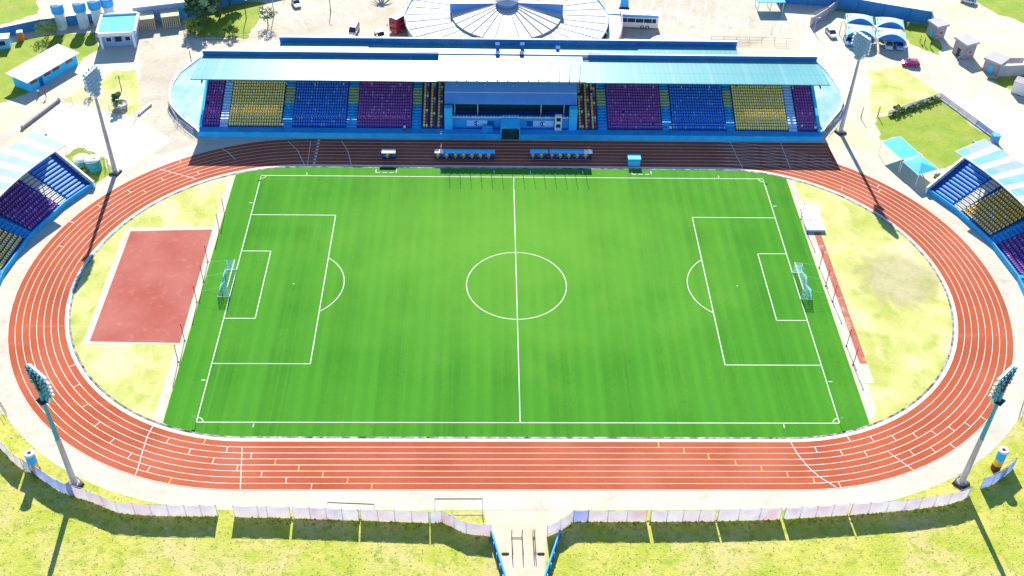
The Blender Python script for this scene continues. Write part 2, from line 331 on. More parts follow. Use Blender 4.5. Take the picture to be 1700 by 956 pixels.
for s in (-1, 1):
    pseg((-L2, s*W2), (L2, s*W2)); pseg((s*L2, -W2), (s*L2, W2))
    for hw, d in ((20.16, 16.5), (9.16, 5.5)):
        for q in (-1, 1): pseg((s*L2, q*hw), (s*(L2-d), q*hw))
        pseg((s*(L2-d), -hw), (s*(L2-d), hw))
    c = s*(L2-11); n_ = 20; a0 = math.acos(5.5/9.15)
    for i in range(n_):
        b0, b1 = -a0+2*a0*i/n_, -a0+2*a0*(i+1)/n_
        pseg((c-s*9.15*math.cos(b0), 9.15*math.sin(b0)), (c-s*9.15*math.cos(b1), 9.15*math.sin(b1)))
    seg(pl, (c-.12, 0), (c+.12, 0), .24, z)
    for q in (-1, 1):
        for i in range(6):
            b0, b1 = math.pi/2*i/6, math.pi/2*(i+1)/6
            pseg((s*(L2-math.cos(b0)), q*(W2-math.sin(b0))), (s*(L2-math.cos(b1)), q*(W2-math.sin(b1))))
        pseg((s*(L2+.3), q*(W2-9.15)), (s*(L2+1.0), q*(W2-9.15)))
        pseg((s*(L2-9.15), q*(W2+.3)), (s*(L2-9.15), q*(W2+1.0)))
pseg((0, -W2), (0, W2)); seg(pl, (-.14, 0), (.14, 0), .28, z)
for i in range(64):
    b0, b1 = 2*math.pi*i/64, 2*math.pi*(i+1)/64; pseg((9.15*math.cos(b0), 9.15*math.sin(b0)), (9.15*math.cos(b1), 9.15*math.sin(b1)))
for x0, x1 in ((-15.0, -4.0), (3.5, 14.4)):
    n_ = 9
    for i in range(n_):
        xa = x0+(x1-x0)*i/n_; pseg((xa, 34.2), (xa+(x1-x0)/n_*.55, 34.2))
    for x in (x0, x1): pseg((x, 34.2), (x, 35.4))
for x0, x1 in ((-28.4, -24.2), (24.6, 28.6)):
    for i in range(3): xa = x0+(x1-x0)*i/3; pseg((xa, 34.4), (xa+.9, 34.4))
    for x in (x0, x1): pseg((x, 34.4), (x, 35.5))
struct('pitch_markings', pl, M['pitchline'])
flat('end_strip', [(-57.0, 33.4), (-58.1, 33.4), (-58.4, 15.5), (-58.6, -33), (-57.0, -33)], .022, M['concrete'])
flat('end_strip', [(56.62, 33.4), (57.9, 33.2), (58.5, 14), (58.5, -30), (56.62, -33)], .022, M['concrete'])
flat('throwing_zone_border', [(-74.9, 15.9), (-58.05, 16.4), (-58.0, -15.6), (-74.5, -15.8)], .024, M['concrete'])
flat('red_rubber_zone', [(-73.7, 14.8), (-58.3, 15.5), (-58.0, -15.3), (-73.4, -15.0)], .034, M['redzone'])
flat('jump_runway', [g2(1351, 386), g2(1362, 386), g2(1446, 622), g2(1434, 622)], .034, M['runway'])
flat('jump_pit', [g2(1420, 604), g2(1440, 604), g2(1452, 637), g2(1432, 637)], .040, M['concrete'])
dd = MB(); pts = [(1445, 428), (1490, 422), (1540, 430), (1552, 480), (1530, 503), (1470, 500)]
wc = G(1492, 463)
wp = MB(); wp.poly([(wc.x-11, wc.y-11, .020), (wc.x+9.5, wc.y-11, .020), (wc.x+9.5, wc.y+10, .020), (wc.x-11, wc.y+10, .020)])
md = M['dirt']; n = md.node_tree.nodes; l = md.node_tree.links
tc = n.new('ShaderNodeTexCoord'); nz = n.new('ShaderNodeTexNoise'); nz.inputs['Scale'].default_value = .35; nz.inputs['Detail'].default_value = 8
l.new(tc.outputs['Object'], nz.inputs['Vector']); vl = n.new('ShaderNodeVectorMath'); vl.operation = 'LENGTH'; l.new(tc.outputs['Object'], vl.inputs[0])
m1 = n.new('ShaderNodeMath'); m1.operation = 'MULTIPLY_ADD'; m1.inputs[1].default_value = 9.0; l.new(nz.outputs['Fac'], m1.inputs[0]); l.new(vl.outputs['Value'], m1.inputs[2])
mr = n.new('ShaderNodeMapRange'); mr.inputs[1].default_value = 8.5; mr.inputs[2].default_value = 13.0; mr.inputs[3].default_value = .7; mr.inputs[4].default_value = 0.0; l.new(m1.outputs[0], mr.inputs[0])
l.new(mr.outputs[0], n['Principled BSDF'].inputs['Alpha'])
tag(wp.build('worn_patch', md, origin=(wc.x, wc.y, 0)), kind='structure')

jt = MB()
for i in range(-10, 11):
    x = i*4.2
    if abs(x) > 5.5: seg(jt, (x, -46.7), (x, -50.0), .07, .006)
for s_, cc in ((-1, CL_), (1, CR_)):
    for i in range(44):
        a_ = -math.pi/2+math.pi*i/43; c_, q_ = math.cos(a_), math.sin(a_)
        seg(jt, (s_*(cc+46.6*c_), 46.6*q_), (s_*(cc+49.9*c_), 49.9*q_), .07, .006)
struct('paving_joints', jt, M['road'])
# the wider ground plan
flat('foreground_grass', [(-400, -33.2), (-81.5, -31.5)]+[(-C0+50.1*math.cos(R(x)), 50.1*math.sin(R(x))) for x in range(220, 271, 4)]+[(-5.8, -50.05), g2(812, 890), g2(838, 962), g2(860, 1150), (-15, -400), (-400, -400)], -.008, M['grass'])
flat('foreground_grass', [(400, -33.2), (400, -400), (15, -400), g2(900, 1150), g2(903, 962), g2(908, 890), g2(928, 862), (8.0, -50.05)]+[(C0+50.1*math.cos(R(x)), 50.1*math.sin(R(x))) for x in range(270, 321, 4)]+[(81.5, -31.5)], -.008, M['grass'])
def gflat(name, pts, zz, m):
    P2 = [Vector(g2(x, y)) for x, y in pts]
    if m in (M['green'], M['infield'], M['yard']) or name == 'forecourt':      # ragged edges
        o = []; am = .45 if m is not M['yard'] else .15
        for p, q in zip(P2, P2[1:]+P2[:1]):
            k = max(1, int((q-p).length/1.1)); d = (q-p).normalized(); w_ = 0
            for i in range(k):
                w_ = w_*.7+random.uniform(-am, am); o.append(p.lerp(q, i/k)+Vector((-d.y, d.x))*w_)
        P2 = o
    return flat(name, [tuple(p) for p in P2], zz, m)
gflat('car_park', [(440, 66), (448, 20), (470, -40), (1330, -40), (1280, 60), (1240, 78)], -.010, M['asphalt'])
gflat('forecourt', [(228, 62), (310, 40), (325, 100), (280, 160), (330, 215), (300, 262), (200, 240), (232, 180)], -.010, M['asphalt'])
gflat('side_road', [(-60, 262), (98, 163), (110, 168), (20, 225), (-40, 290)], -.008, M['road'])
gflat('concrete_yard', [(45, 222), (100, 168), (230, 195), (285, 232), (200, 288), (170, 285), (110, 235)], -.006, M['yard'])
gflat('concrete_yard', [(1600, 172), (1640, 158), (1760, 232), (1760, 320), (1690, 262)], -.006, M['yard'])
gflat('lawn', [(-40, -40), (72, -40), (62, 22), (-40, 52)], -.008, M['green'])
gflat('lawn', [(-30, 84), (60, 62), (162, 52), (166, 82), (132, 106), (34, 158), (-40, 190)], -.008, M['green'])
gflat('lawn', [(1540, -40), (1760, -40), (1760, 60), (1660, 25)], -.008, M['green'])
gflat('lawn', [(1370, 4), (1400, 14), (1500, 34), (1540, 42), (1565, 80), (1560, 92), (1508, 72), (1500, 36), (1380, 16)], -.006, M['green'])
gflat('lawn', [(1637, 128), (1720, 126), (1720, 150), (1690, 160)], -.006, M['green'])
gflat('lawn', [(314, 34), (400, 0), (440, 6), (410, 64), (330, 62), (306, 52)], -.006, M['green'])
gflat('verge', [(105, 165), (190, 118), (225, 115), (232, 176), (215, 192)], -.006, M['infield'])
gflat('verge', [(1440, 120), (1500, 110), (1560, 155), (1480, 190), (1450, 190)], -.012, M['infield'])
gflat('training_lawn', [(1456, 196), (1479, 188), (1559, 163), (1648, 230), (1610, 262), (1556, 282), (1491, 226), (1464, 233)], -.004, M['green'])
gflat('verge', [(95, 262), (130, 245), (172, 262), (190, 285), (160, 310), (150, 300)], -.004, M['green'])
pk = MB()
for x0, y0, x1, y1 in [(463, 9, 488, 48), (490, 20, 508, 46), (515, 25, 526, 42), (534, 25, 544, 40), (553, 23, 565, 36), (570, 17, 582, 33), (587, 15, 599, 29),
                       (605, 11, 616, 25), (515, 0, 523, 8), (656, 5, 668, 16), (672, 0, 684, 9), (1041, 17, 1080, 24)]: seg(pk, g2(x0, y0), g2(x1, y1), .2, 0)
seg(pk, g2(1058, 14), g2(1240, 42), .2, 0)
for i in range(12):
    x = 1062+i*16.2; y = 17+i*2.1
    seg(pk, g2(x+2.5, y-9), g2(x-3, y+14), .22, .004)
for i in range(11):
    x = 1018+i*22; seg(pk, g2(x+2, -8+i*1.4), g2(x-3, 10+i*1.2), .22, .004)
struct('parking_lines', pk, M['line'])

# ------------------------------------------------------------------ seats
def seat_into(mb, x, y, zz, rz=0, mi=0, wd=.40):
    """seat facing local -Y; origin on the tread"""
    c, s_ = math.cos(rz), math.sin(rz)
    def P(px_, py_, pz_): return (x+px_*c-py_*s_, y+px_*s_+py_*c, zz+pz_)
    h = wd/2
    prof = [(-.20, .40), (-.22, .44), (.13, .41), (.20, .50), (.25, .80), (.21, .82)]
    vs = []
    for sx in (-h, h):
        for (py_, pz_) in prof: vs.append(P(sx*(.92 if pz_ > .6 else 1), py_, pz_))
    for sx in (-h, h):
        for (py_, pz_) in prof: vs.append(P(sx*(.92 if pz_ > .6 else 1), py_+.05, pz_-.06))
    n = len(prof); fs = [(i, n+i, n+i+1, i+1) for i in range(n-1)]+[(2*n+i+1, 3*n+i+1, 3*n+i, 2*n+i) for i in range(n-1)]
    for i in range(n-1): fs += [(i, i+1, 2*n+i+1, 2*n+i), (n+i+1, n+i, 3*n+i, 3*n+i+1)]
    fs += [(n-1, 2*n-1, 4*n-1, 3*n-1), (0, 2*n, 3*n, n)]
    mb.add(vs, fs, mi)
    mb.add([P(-.05, .0, 0), P(.05, .0, 0), P(.05, .08, 0), P(-.05, .08, 0), P(-.05, .0, .40), P(.05, .0, .40), P(.05, .08, .40), P(-.05, .08, .40)],
           [(0, 1, 5, 4), (1, 2, 6, 5), (2, 3, 7, 6), (3, 0, 4, 7)], mi)
M['fp'] = mat('faded_purple_plastic', (.42, .22, .44), var=.15, scale=3, rough=.5); M['fy'] = mat('faded_yellow_plastic', (.88, .78, .45), var=.1, scale=3, rough=.5); M['fb'] = mat('faded_blue_plastic', (.16, .34, .70), var=.15, scale=3, rough=.5)
SEATM = [M['purple'], M['yellow'], M['cy'], M['blue'], M['maroon'], M['fp'], M['fy'], M['fb']]
FADE = {0: 5, 1: 6, 2: 6, 3: 7, 4: 5}
SEAT_MESH = {}
def seat_part(parent, x, y, zz, rz, mi):
    if mi not in SEAT_MESH:
        b = MB(); seat_into(b, 0, 0, 0, 0, 0); o = b.build('seat', SEATM[mi]); SEAT_MESH[mi] = o
    else: o = SEAT_MESH[mi].copy(); COL.objects.link(o)
    o.parent = parent; o.location = Vector((x, y, zz))-world_loc(parent); o.rotation_euler = (0, 0, rz)
    return o
def place_seats(parent, seats):
    seats = sorted(seats, key=lambda q: (Vector(q[:3])-CPOS).length)
    for q in seats[:100]: seat_part(parent, *q)
    b = MB()
    for q in seats[100:]:
        u = random.random()
        if u > .002: seat_into(b, *q[:4], FADE[q[4]] if u < .10 else q[4])
    tag(b.build('seat_rows', SEATM, parent), kind='stuff')

# ------------------------------------------------------------------ main grandstand
Y0, Z0, RD, RH, NR = 48.75, 1.1, .74, .275, 19
def fx(px, py=212, zz=1.5): return G(px, py, zz).x
gs = thing('grandstand', (0, 55, 0), 'long main grandstand with turquoise roof and blocks of purple, yellow and blue seats', 'grandstand')
XL, XR = -67.2, 67.0
TXC = G(847, 222, 1).x
for xa, xb in ((XL, TXC-1.95), (TXC+1.95, XR)):
    b = MB(); b.box(((xa+xb)/2, 48.0, .55), (xb-xa, 2.0, 1.1)); b.build('front_walkway', M['bluedeck'], gs)
    b = MB(); b.box(((xa+xb)/2, 46.9, .62), (xb-xa, .2, 1.24)); b.build('front_wall', M['bluewall'], gs)
b = MB()
for i in range(NR):
    y0 = Y0+i*RD+.25; y1 = Y0+NR*RD+.25
    b.box(((XL+XR)/2, (y0+y0+RD)/2, (Z0+i*RH)/2+.002), (XR-XL-1.0, RD, Z0+i*RH))
b.build('terrace', M['darkblue'], gs)
for x in (XL+.28, XR-.28):
    b = MB(); ys, ye = 49.0, Y0+NR*RD+.2
    b.add([(x-.3, ys, 0), (x+.3, ys, 0), (x+.3, ye, 0), (x-.3, ye, 0), (x-.3, ys, Z0+.7), (x+.3, ys, Z0+.7), (x+.3, ye, Z0+NR*RH+.8), (x-.3, ye, Z0+NR*RH+.8)],
          [(3, 2, 1, 0), (4, 5, 6, 7), (0, 1, 5, 4), (1, 2, 6, 5), (2, 3, 7, 6), (3, 0, 4, 7)]); b.build('side_wall', M['bluewall'], gs)
yb = Y0+NR*RD+.3
b = MB(); b.box((0, yb+.15, 5.0), (XR-XL, .3, 10.0)); b.build('back_wall', M['greyblue'], gs)
b = MB(); b.box((0, 66.2, 4.9), (104, 3.6, 9.8)); b.build('rear_block', M['grey'], gs)
blocks = [(331, 362, 0), (378, 466, 2), (485, 573, 3), (593, 682, 0), (1010, 1099, 0), (1117, 1205, 3), (1222, 1308, 2), (1325, 1355, 0)]
seats = []
def xrange_of(p0, p1):
    yb_ = 211 if p0 < 850 else 214
    return G(p0, yb_, 1.4).x, G(p1, yb_, 1.4).x
for p0, p1, mi in blocks:
    x0, x1 = xrange_of(p0, p1); n_ = int((x1-x0)/.515); dx = (x1-x0)/n_
    for i in range(NR):
        for k in range(n_): seats.append((x0+(k+.5)*dx, Y0+i*RD+.62, Z0+i*RH, 0, mi))
for p0, p1 in ((700, 736), (960, 992)):
    x0, x1 = xrange_of(p0, p1)
    for c in range(3):
        xc = x0+(x1-x0)*(c+.5)/3
        for i in range(NR):
            for k in (-1, 1): seats.append((xc+k*.27, Y0+i*RD+.62, Z0+i*RH, 0, (1 if k < 0 else 4) if (i+c) % 5 else 2))
place_seats(gs, seats)
for p0, p1, m, i0, i1 in [(467, 484, 'bluedeck', 0, NR), (574, 592, 'bluedeck', 0, NR), (683, 699, 'bluedeck', 0, NR), (993, 1009, 'bluedeck', 0, NR), (1100, 1116, 'bluedeck', 0, NR),
                  (1206, 1221, 'bluedeck', 0, NR), (363, 377, 'pale', 0, NR), (1309, 1324, 'pale', 0, NR)]:
    x0, x1 = xrange_of(p0, p1); b = MB()
    for i in range(i0, i1):
        pad = m == 'bluedeck' and 8 <= i < 14
        for h_ in (0, 1):
            b.box(((x0+x1)/2, Y0+i*RD+.25+RD*(.25+.5*h_), Z0+i*RH+.03+h_*RH/2), (x1-x0-.15, RD/2-.004, .06+h_*RH), mi=1 if pad else 0)
    b.build('aisle_stair', [M[m], M['yellowpad']], gs)
    b = MB()
    for i in range(0, NR-1, 3):
        b.tube(((x0+x1)/2, Y0+i*RD+.5, Z0+i*RH), ((x0+x1)/2, Y0+i*RD+.5, Z0+i*RH+1.0), .03, n=5)
    b.tube(((x0+x1)/2, Y0+.5, Z0+1.0), ((x0+x1)/2, Y0+(NR-2)*RD, Z0+(NR-2)*RH+.7), .03, n=5); b.build('handrail', M['bluewall'], gs)
# roof
ZR = 11.1
def sl_(y): return ZR-(y-52)*.037
b = MB()
def slab(b, x0, x1, y0, y1, zt=0, th=.22, xs0=0, xs1=0, mi=0):
    """sloping roof sheet; xs move the front corners outwards"""
    vs = [(x0-xs0, y0, sl_(y0)+zt), (x1+xs1, y0, sl_(y0)+zt), (x1, y1, sl_(y1)+zt), (x0, y1, sl_(y1)+zt)]
    lo = [(p[0], p[1], p[2]-th) for p in vs]
    b.add(lo+vs, [(3, 2, 1, 0), (4, 5, 6, 7), (0, 1, 5, 4), (1, 2, 6, 5), (2, 3, 7, 6), (3, 0, 4, 7)], mi)
slab(b, XL-.5, -16.2, 52.0, 62.5, xs0=.4); b.build('roof', M['roof'], gs)
b = MB(); slab(b, 15.4, XR+.2, 52.0, 62.5, xs1=.6); b.build('roof', M['roof'], gs)
b = MB(); slab(b, -16.1, 15.3, 50.9, 62.4, zt=.75, th=.3); b.build('centre_roof', M['roof'], gs)
for xc, wx in ((-41.9, 51.2), (42.0, 50.6)):
    b = MB(); b.box((xc, 62.7, 11.05), (wx, .25, 1.3)); b.build('roof_parapet', M['roofband'], gs)  # shade on the parapet face painted in as blue
    b = MB(); b.box((xc, 62.7, 11.76), (wx+.2, .4, .1)); b.build('parapet_coping', M['white'], gs)  # sunlit top edge put in as white
b = MB(); b.box((-1.0, 63.3, 11.05), (44, .9, 1.0)); b.box((-1.0, 62.95, 11.9), (44.4, .2, .12)); b.build('plant_kerb', M['white'], gs)
b = MB(); slab(b, -51.5, 50.3, 63.9, 68.4, zt=.25); b.build('rear_roof', M['roof'], gs)
b = MB(); b.box((-.6, 68.6, 11.2), (102.2, .25, 1.4)); b.box((-2, 68.35, 11.35), (60, .25, 1.5)); b.build('rear_parapet', M['roofband'], gs)  # blue here carries the shade on the near face
b = MB(); b.box((-.6, 68.65, 11.98), (102.4, .5, .14)); b.box((-2, 68.35, 12.16), (60, .45, .1)); b.build('rear_coping', M['white'], gs)  # white caps paint in the sunlit upper edge
for px, py in ((826, 78), (867, 78), (826, 93), (866, 93), (926, 84)):
    p = G(px, py, 11.2); b = MB(); b.box((p.x, p.y, 11.45), (.75, 1.1, 1.0)); b.box((p.x, p.y, 12.0), (.95, 1.3, .1)); b.build('roof_vent', M['darkblue'], gs)
for i in range(14):
    x = -14.2+i*2.17
    b = MB(); b.tube((x, 51.2, 11.7), (x, 51.2, 15.7), .06, .04, n=6); b.box((x, 51.2, 11.9), (.3, .3, .1)); b.build('roof_pole', M['dark'], gs)
b = MB()
for x in range(-60, 61, 12):
    if abs(x) > 15: b.tube((x+.4, 61.9, 5), (x+.4, 61.9, 10.3), .2, n=8)
b.build('roof_column', M['steel'], gs)
b = MB()
for i in range(23):
    x = -66+i*6
    b.box((x, 57, 10.1), (.18, 9.6, .5))
b.build('roof_rafter', M['steel'], gs)
# VIP box in the middle of the stand
VX0, VX1 = G(738, 172, 5.5).x, G(958, 176, 5.5).x; VC = (VX0+VX1)/2
b = MB(); b.add([(VX0, 51.6, 5.75), (VX1, 51.6, 5.75), (VX1, 55.2, 8.35), (VX0, 55.2, 8.35), (VX0, 55.2, 9.2), (VX1, 55.2, 9.2), (VX1, 51.6, 6.0), (VX0, 51.6, 6.0)],
                [(0, 3, 2, 1), (7, 6, 5, 4), (0, 1, 6, 7), (1, 2, 5, 6), (2, 3, 4, 5), (3, 0, 7, 4)])
b.build('box_canopy', M['canopy'], gs)
b = MB(); b.box((VC, 53.35, 7.62), (VX1-VX0+.02, .12, .1), rx=R(38)); b.box((VC, 55.1, 9.25), (VX1-VX0+.1, .3, .12)); b.build('canopy_trim', M['white'], gs)
b = MB(); b.box((VC, 51.1, 1.2), (VX1-VX0-.4, 3.0, 2.4)); b.box((VC, 49.75, 1.80), (VX1-VX0-2.6, .5, 3.6)); b.build('box_front', M['bluedeck'], gs)
b = MB(); b.box((VC, 53.6, 4.4), (VX1-VX0-.3, .25, 4.2)); b.build('box_back', M['tunnel'], gs)
b = MB()
b.box((VC, 49.72, 3.67), (VX1-VX0-2.6, .3, .14))
for i in range(40): b.box((VX0+1.5+i*(VX1-VX0-3)/39, 49.72, 3.84), (.3 if i % 3 else .12, .1, .22))
b.build('balustrade', M['white'], gs)
for px in (755, 793, 898, 936):
    x = G(px, 178, 4.5).x; b = MB(); b.tube((x, 51.8, 2.4), (x, 51.8, 5.9), .09, n=6); b.build('canopy_post', M['white'], gs)
for x in (VX0+.9, VX1-.9): b = MB(); b.box((x, 49.5, 3.2), (1.7, 1.5, 6.4)); b.build('pillar', M['bluewall'], gs)
def emblem(px):
    x = G(px, 204, 2.5).x
    b = MB(); b.box((x, 49.46, 2.3), (4.4, .06, 1.4)); o = b.build('emblem_panel', M['pale'], gs)
    e = MB(); e.tube((x-.15, 49.425, 2.3), (x-.15, 49.39, 2.3), .6, n=16); e.add([(x-.05, 49.37, 2.72), (x-.05, 49.37, 1.88), (x+.75, 49.37, 2.3)], [(0, 1, 2)], 1)
    e.add([(x-.55, 49.37, 2.5), (x-.55, 49.37, 2.1), (x-.2, 49.37, 2.3)], [(0, 1, 2)], 1); e.build('emblem', [M['darkblue'], M['white']], o)
    b = MB(); b.box((x+(2.9 if px < 850 else -2.9), 49.46, 2.3), (1.4, .06, 1.3)); b.build('dark_panel', M['darkblue'], gs)
emblem(792); emblem(902)
TX = G(847, 222, 1).x
b = MB()
prof = [(-2.1, .0), (-2.1, 2.6), (-1.75, 3.15), (1.75, 3.15), (2.1, 2.6), (2.1, 0)]
inn_ = [(-1.9, .0), (-1.9, 2.5), (-1.65, 2.98), (1.65, 2.98), (1.9, 2.5), (1.9, 0)]
n = len(prof)
vs = [(TX+x, 46.5, zz) for x, zz in prof]+[(TX+x, 50.4, zz*1.22) for x, zz in prof]+[(TX+x, 46.5, zz) for x, zz in inn_]+[(TX+x, 50.4, zz*1.21) for x, zz in inn_]
b.add(vs, [(i, i+1, n+i+1, n+i) for i in range(n-1)]+[(2*n+i+1, 2*n+i, 3*n+i, 3*n+i+1) for i in range(n-1)]+[(i+1, i, 2*n+i, 2*n+i+1) for i in range(n-1)])
b.build('players_tunnel', M['bluewall'], gs)
b = MB(); b.box((TX, 47.0, 1.4), (3.7, .3, 2.8)); b.build('tunnel_door', M['tunnel'], gs)
p = G(927, 224, 1.1); b = MB(); b.box((p.x, 49.1, 2.9), (1.5, .9, 3.6)); o = b.build('stair_turret', M['white'], gs)
for zz in (3.9, 2.3): q = MB(); q.box((p.x, 48.63, zz), (.9, .06, .9)); q.build('window', M['glass'], o)
p = G(809, 222, 1.1); b = MB(); b.box((p.x, 48.4, 1.5), (2.4, 1.0, .8)); b.box((p.x, 48.5, 2.1), (2.2, .6, .5)); b.build('podium', M['bluedeck'], gs)
# curved painted aprons at both ends, raised a little, with kerb and rail
for side, pts in (('l', [(337, 92), (318, 106), (300, 120), (288, 137), (282, 153), (282, 170), (291, 183), (306, 198), (325, 213), (331, 219)]),
                  ('r', [(1352, 98), (1372, 118), (1383, 134), (1395, 152), (1399, 168), (1395, 182), (1383, 196), (1372, 209), (1366, 218)])):
    top = .9; poly = [tuple(G(x, y, top).xy) for x, y in pts]
    xi = XL if side == 'l' else XR
    poly = [q for q in poly]+[(xi, 47.3), (xi, poly[0][1])]
    wg = thing('curved_terrace', (poly[4][0], poly[4][1], 0), 'pale blue curved terrace at the %s end of the main grandstand' % ('left' if side == 'l' else 'right'), 'terrace', 'curved terraces at the ends of the main grandstand')
    b = MB(); b.prism(poly, -.01, top); b.build('deck', M['wing'], wg)
    edge = poly[:len(pts)]
    b = MB()
    for q0, q1 in zip(edge, edge[1:]):
        c = Vector(((q0[0]+q1[0])/2, (q0[1]+q1[1])/2, top+.08)); d = Vector((q1[0]-q0[0], q1[1]-q0[1], 0))
        b.box(c, (d.length+.1, .35, .26), rz=math.atan2(d.y, d.x))
    b.build('kerb', M['white'], wg)
    rl = MB()
    for q0, q1 in zip(edge, edge[1:]):
        for zz in (.5, 1.1): rl.tube((*q0, top+zz), (*q1, top+zz), .035, n=5)
        rl.tube((*q0, top), (*q0, top+1.1), .04, n=5)
    rl.build('railing', M['steel'], wg)

# ------------------------------------------------------------------ side stands (concentric with the bends)
def side_stand(s):
    nm = 'left' if s < 0 else 'right'
    st = thing('side_stand', (s*92, 14, 0), 'small curved stand with striped pale roof on the %s bend' % nm, 'stand', 'curved side stands')
    def P(a, r, zz): return (s*(C0+r*math.cos(R(a))), r*math.sin(R(a)), zz)
    rows, r0, rd, rh = 12, 51.4, .86, .33
    b = MB(); segs = [(34.0, 26.0), (26.0, 14.2), (14.2, 2.5), (2.5, -8)]
    def quadbox(b, a0, a1, ra, rb_, z0, z1, mi=0):
        vs = [P(a0, ra, z0), P(a1, ra, z0), P(a1, rb_, z0), P(a0, rb_, z0), P(a0, ra, z1), P(a1, ra, z1), P(a1, rb_, z1), P(a0, rb_, z1)]
        fs = [(3, 2, 1, 0), (4, 5, 6, 7), (0, 1, 5, 4), (1, 2, 6, 5), (2, 3, 7, 6), (3, 0, 4, 7)]
        b.add(vs, fs if s < 0 else [f[::-1] for f in fs], mi)
    for a0, a1 in segs:
        for i in range(rows): quadbox(b, a0, a1, r0+i*rd, r0+(i+1)*rd, 0, .75+i*rh)
    b.build('terrace', M['darkblue'], st)
    b = MB()
    for a0, a1 in segs: quadbox(b, a0, a1, r0-.25, r0-.002, 0, 1.1)
    b.build('front_wall', M['bluedeck'], st)
    b = MB(); vs = []
    for da in (0, .45):
        vs += [P(34.05+da, r0-.6, 0), P(34.05+da, 62.2, 0), P(34.05+da, 62.2, 5.6), P(34.05+da, r0-.6, 1.5)]
    b.add(vs, [(0, 1, 2, 3), (7, 6, 5, 4), (3, 2, 6, 7), (0, 3, 7, 4), (1, 5, 6, 2)]); b.build('end_wall', M['white'], st)
    b = MB()
    for a0, a1 in segs: quadbox(b, a0, a1, r0+rows*rd, r0+rows*rd+.3, 0, 9.0)
    b.build('back_wall', M['greyblue'], st)
    seats = []
    for a0, a1, mi in [(24.6, 15.6, 0 if s < 0 else 1), (12.6, 3.0, 2 if s < 0 else 0), (1.5, -7.5, 3)]:
        am = (a0+a1)/2; rz = R(am)+math.pi/2 if s > 0 else math.pi-R(am)+math.pi/2
        for i in range(rows):
            r = r0+i*rd+.5; half = r*math.tan(R((a0-a1)/2))*.98; n_ = int(2*(r0+1)*math.tan(R((a0-a1)/2))/.56)
            base = Vector(P(am, r, .75+i*rh)); tg = Vector((math.cos(rz), math.sin(rz), 0))
            for k in range(n_):
                q = base+tg*((k+.5)/n_-.5)*2*(r0+2)*math.tan(R((a0-a1)/2)); 
                seats.append((q.x, q.y, q.z, rz+math.pi if False else rz-math.pi, mi))
    # seats look towards the pitch centre
    out = []
    for q in seats:
        c = Vector((s*C0, 0)); d = Vector((q[0]-c.x, q[1])); out.append((q[0], q[1], q[2], math.atan2(d.y, d.x)-math.pi/2, q[4]))
    place_seats(st, out)
    # blue bench block
    am = 29.8
    b = MB()
    for i in range(rows):
        quadbox(b, 32.6, 27.4, r0+i*rd+.35, r0+i*rd+.78, .75+i*rh+.02, .75+i*rh+.42, 0)
        quadbox(b, 32.4, 27.6, r0+i*rd+.66, r0+i*rd+.80, .75+i*rh+.42, .75+i*rh+.47, 1)
    b.build('bench_rows', [M['blue'], M['pale']], st)
    for a0, a1, m in [(27.2, 24.9, 'yard'), (15.3, 12.9, 'bluedeck'), (2.7, 1.7, 'bluedeck')]:
        b = MB()
        for i in range(rows): quadbox(b, a0, a1, r0+i*rd+.05, r0+(i+1)*rd+.04, .75+i*rh, .75+i*rh+.08); quadbox(b, a0, a1, r0+i*rd+.45, r0+(i+1)*rd+.03, .75+i*rh+.08, .75+i*rh+.2)
        b.build('aisle_stair', M[m], st)
        b = MB(); b.tube(P((a0+a1)/2, r0+.3, 1.8), P((a0+a1)/2, r0+9, .75+10*rh+1), .04, n=5)
        for i in range(0, rows-1, 3): b.tube(P((a0+a1)/2, r0+.3+i*rd, .75+i*rh), P((a0+a1)/2, r0+.3+i*rd, 1.75+i*rh), .04, n=5)
        b.build('handrail', M['bluewall'], st)
    b = MB(); k = 0; a = 32.9
    while a > -9:
        da = 2.1 if k % 2 == 0 else 1.6
        for j, (ra, rb_) in enumerate(((54.8, 57.4), (57.4, 63.9))):
            za, zb = 9.6-(ra-54.8)*.04, 9.6-(rb_-54.8)*.04
            vs = [P(a, ra, za), P(a-da, ra, za), P(a-da, rb_, zb), P(a, rb_, zb)]
            vs += [(x, y, zz-.15) for x, y, zz in vs]
            fs = [(0, 1, 2, 3), (7, 6, 5, 4), (0, 4, 5, 1), (1, 5, 6, 2), (2, 6, 7, 3), (3, 7, 4, 0)]
            mi = (1 if k % 2 else (2 if (s > 0 and (j == 0 or k % 4)) else 0))
            b.add(vs, fs if s < 0 else [f[::-1] for f in fs], mi)
        a -= da; k += 1
    b.build('roof', [M['sheetb'], M['sheetw'], M['sheett']], st)
    b = MB()
    for a in range(0, 41, 4): b.tube(P(32.9-a, 54.75, 9.5), P(28.9-a, 54.75, 9.5), .13, n=6)
    b.tube(P(32.95, 54.7, 9.5), P(32.95, 64.0, 9.15), .13, n=6); b.build('roof_edge', M['white'], st)
    for a in (32.5, 26, 14, 2.5):
        b = MB(); b.tube(P(a, 61.9, 2), P(a, 61.9, 9.25), .16, n=8); b.tube(P(a, 61.9, 7.4), P(a, 56.6, 9.45), .1, n=6); b.build('roof_column', M['steel'], st)
    return st
side_stand(-1); side_stand(1)

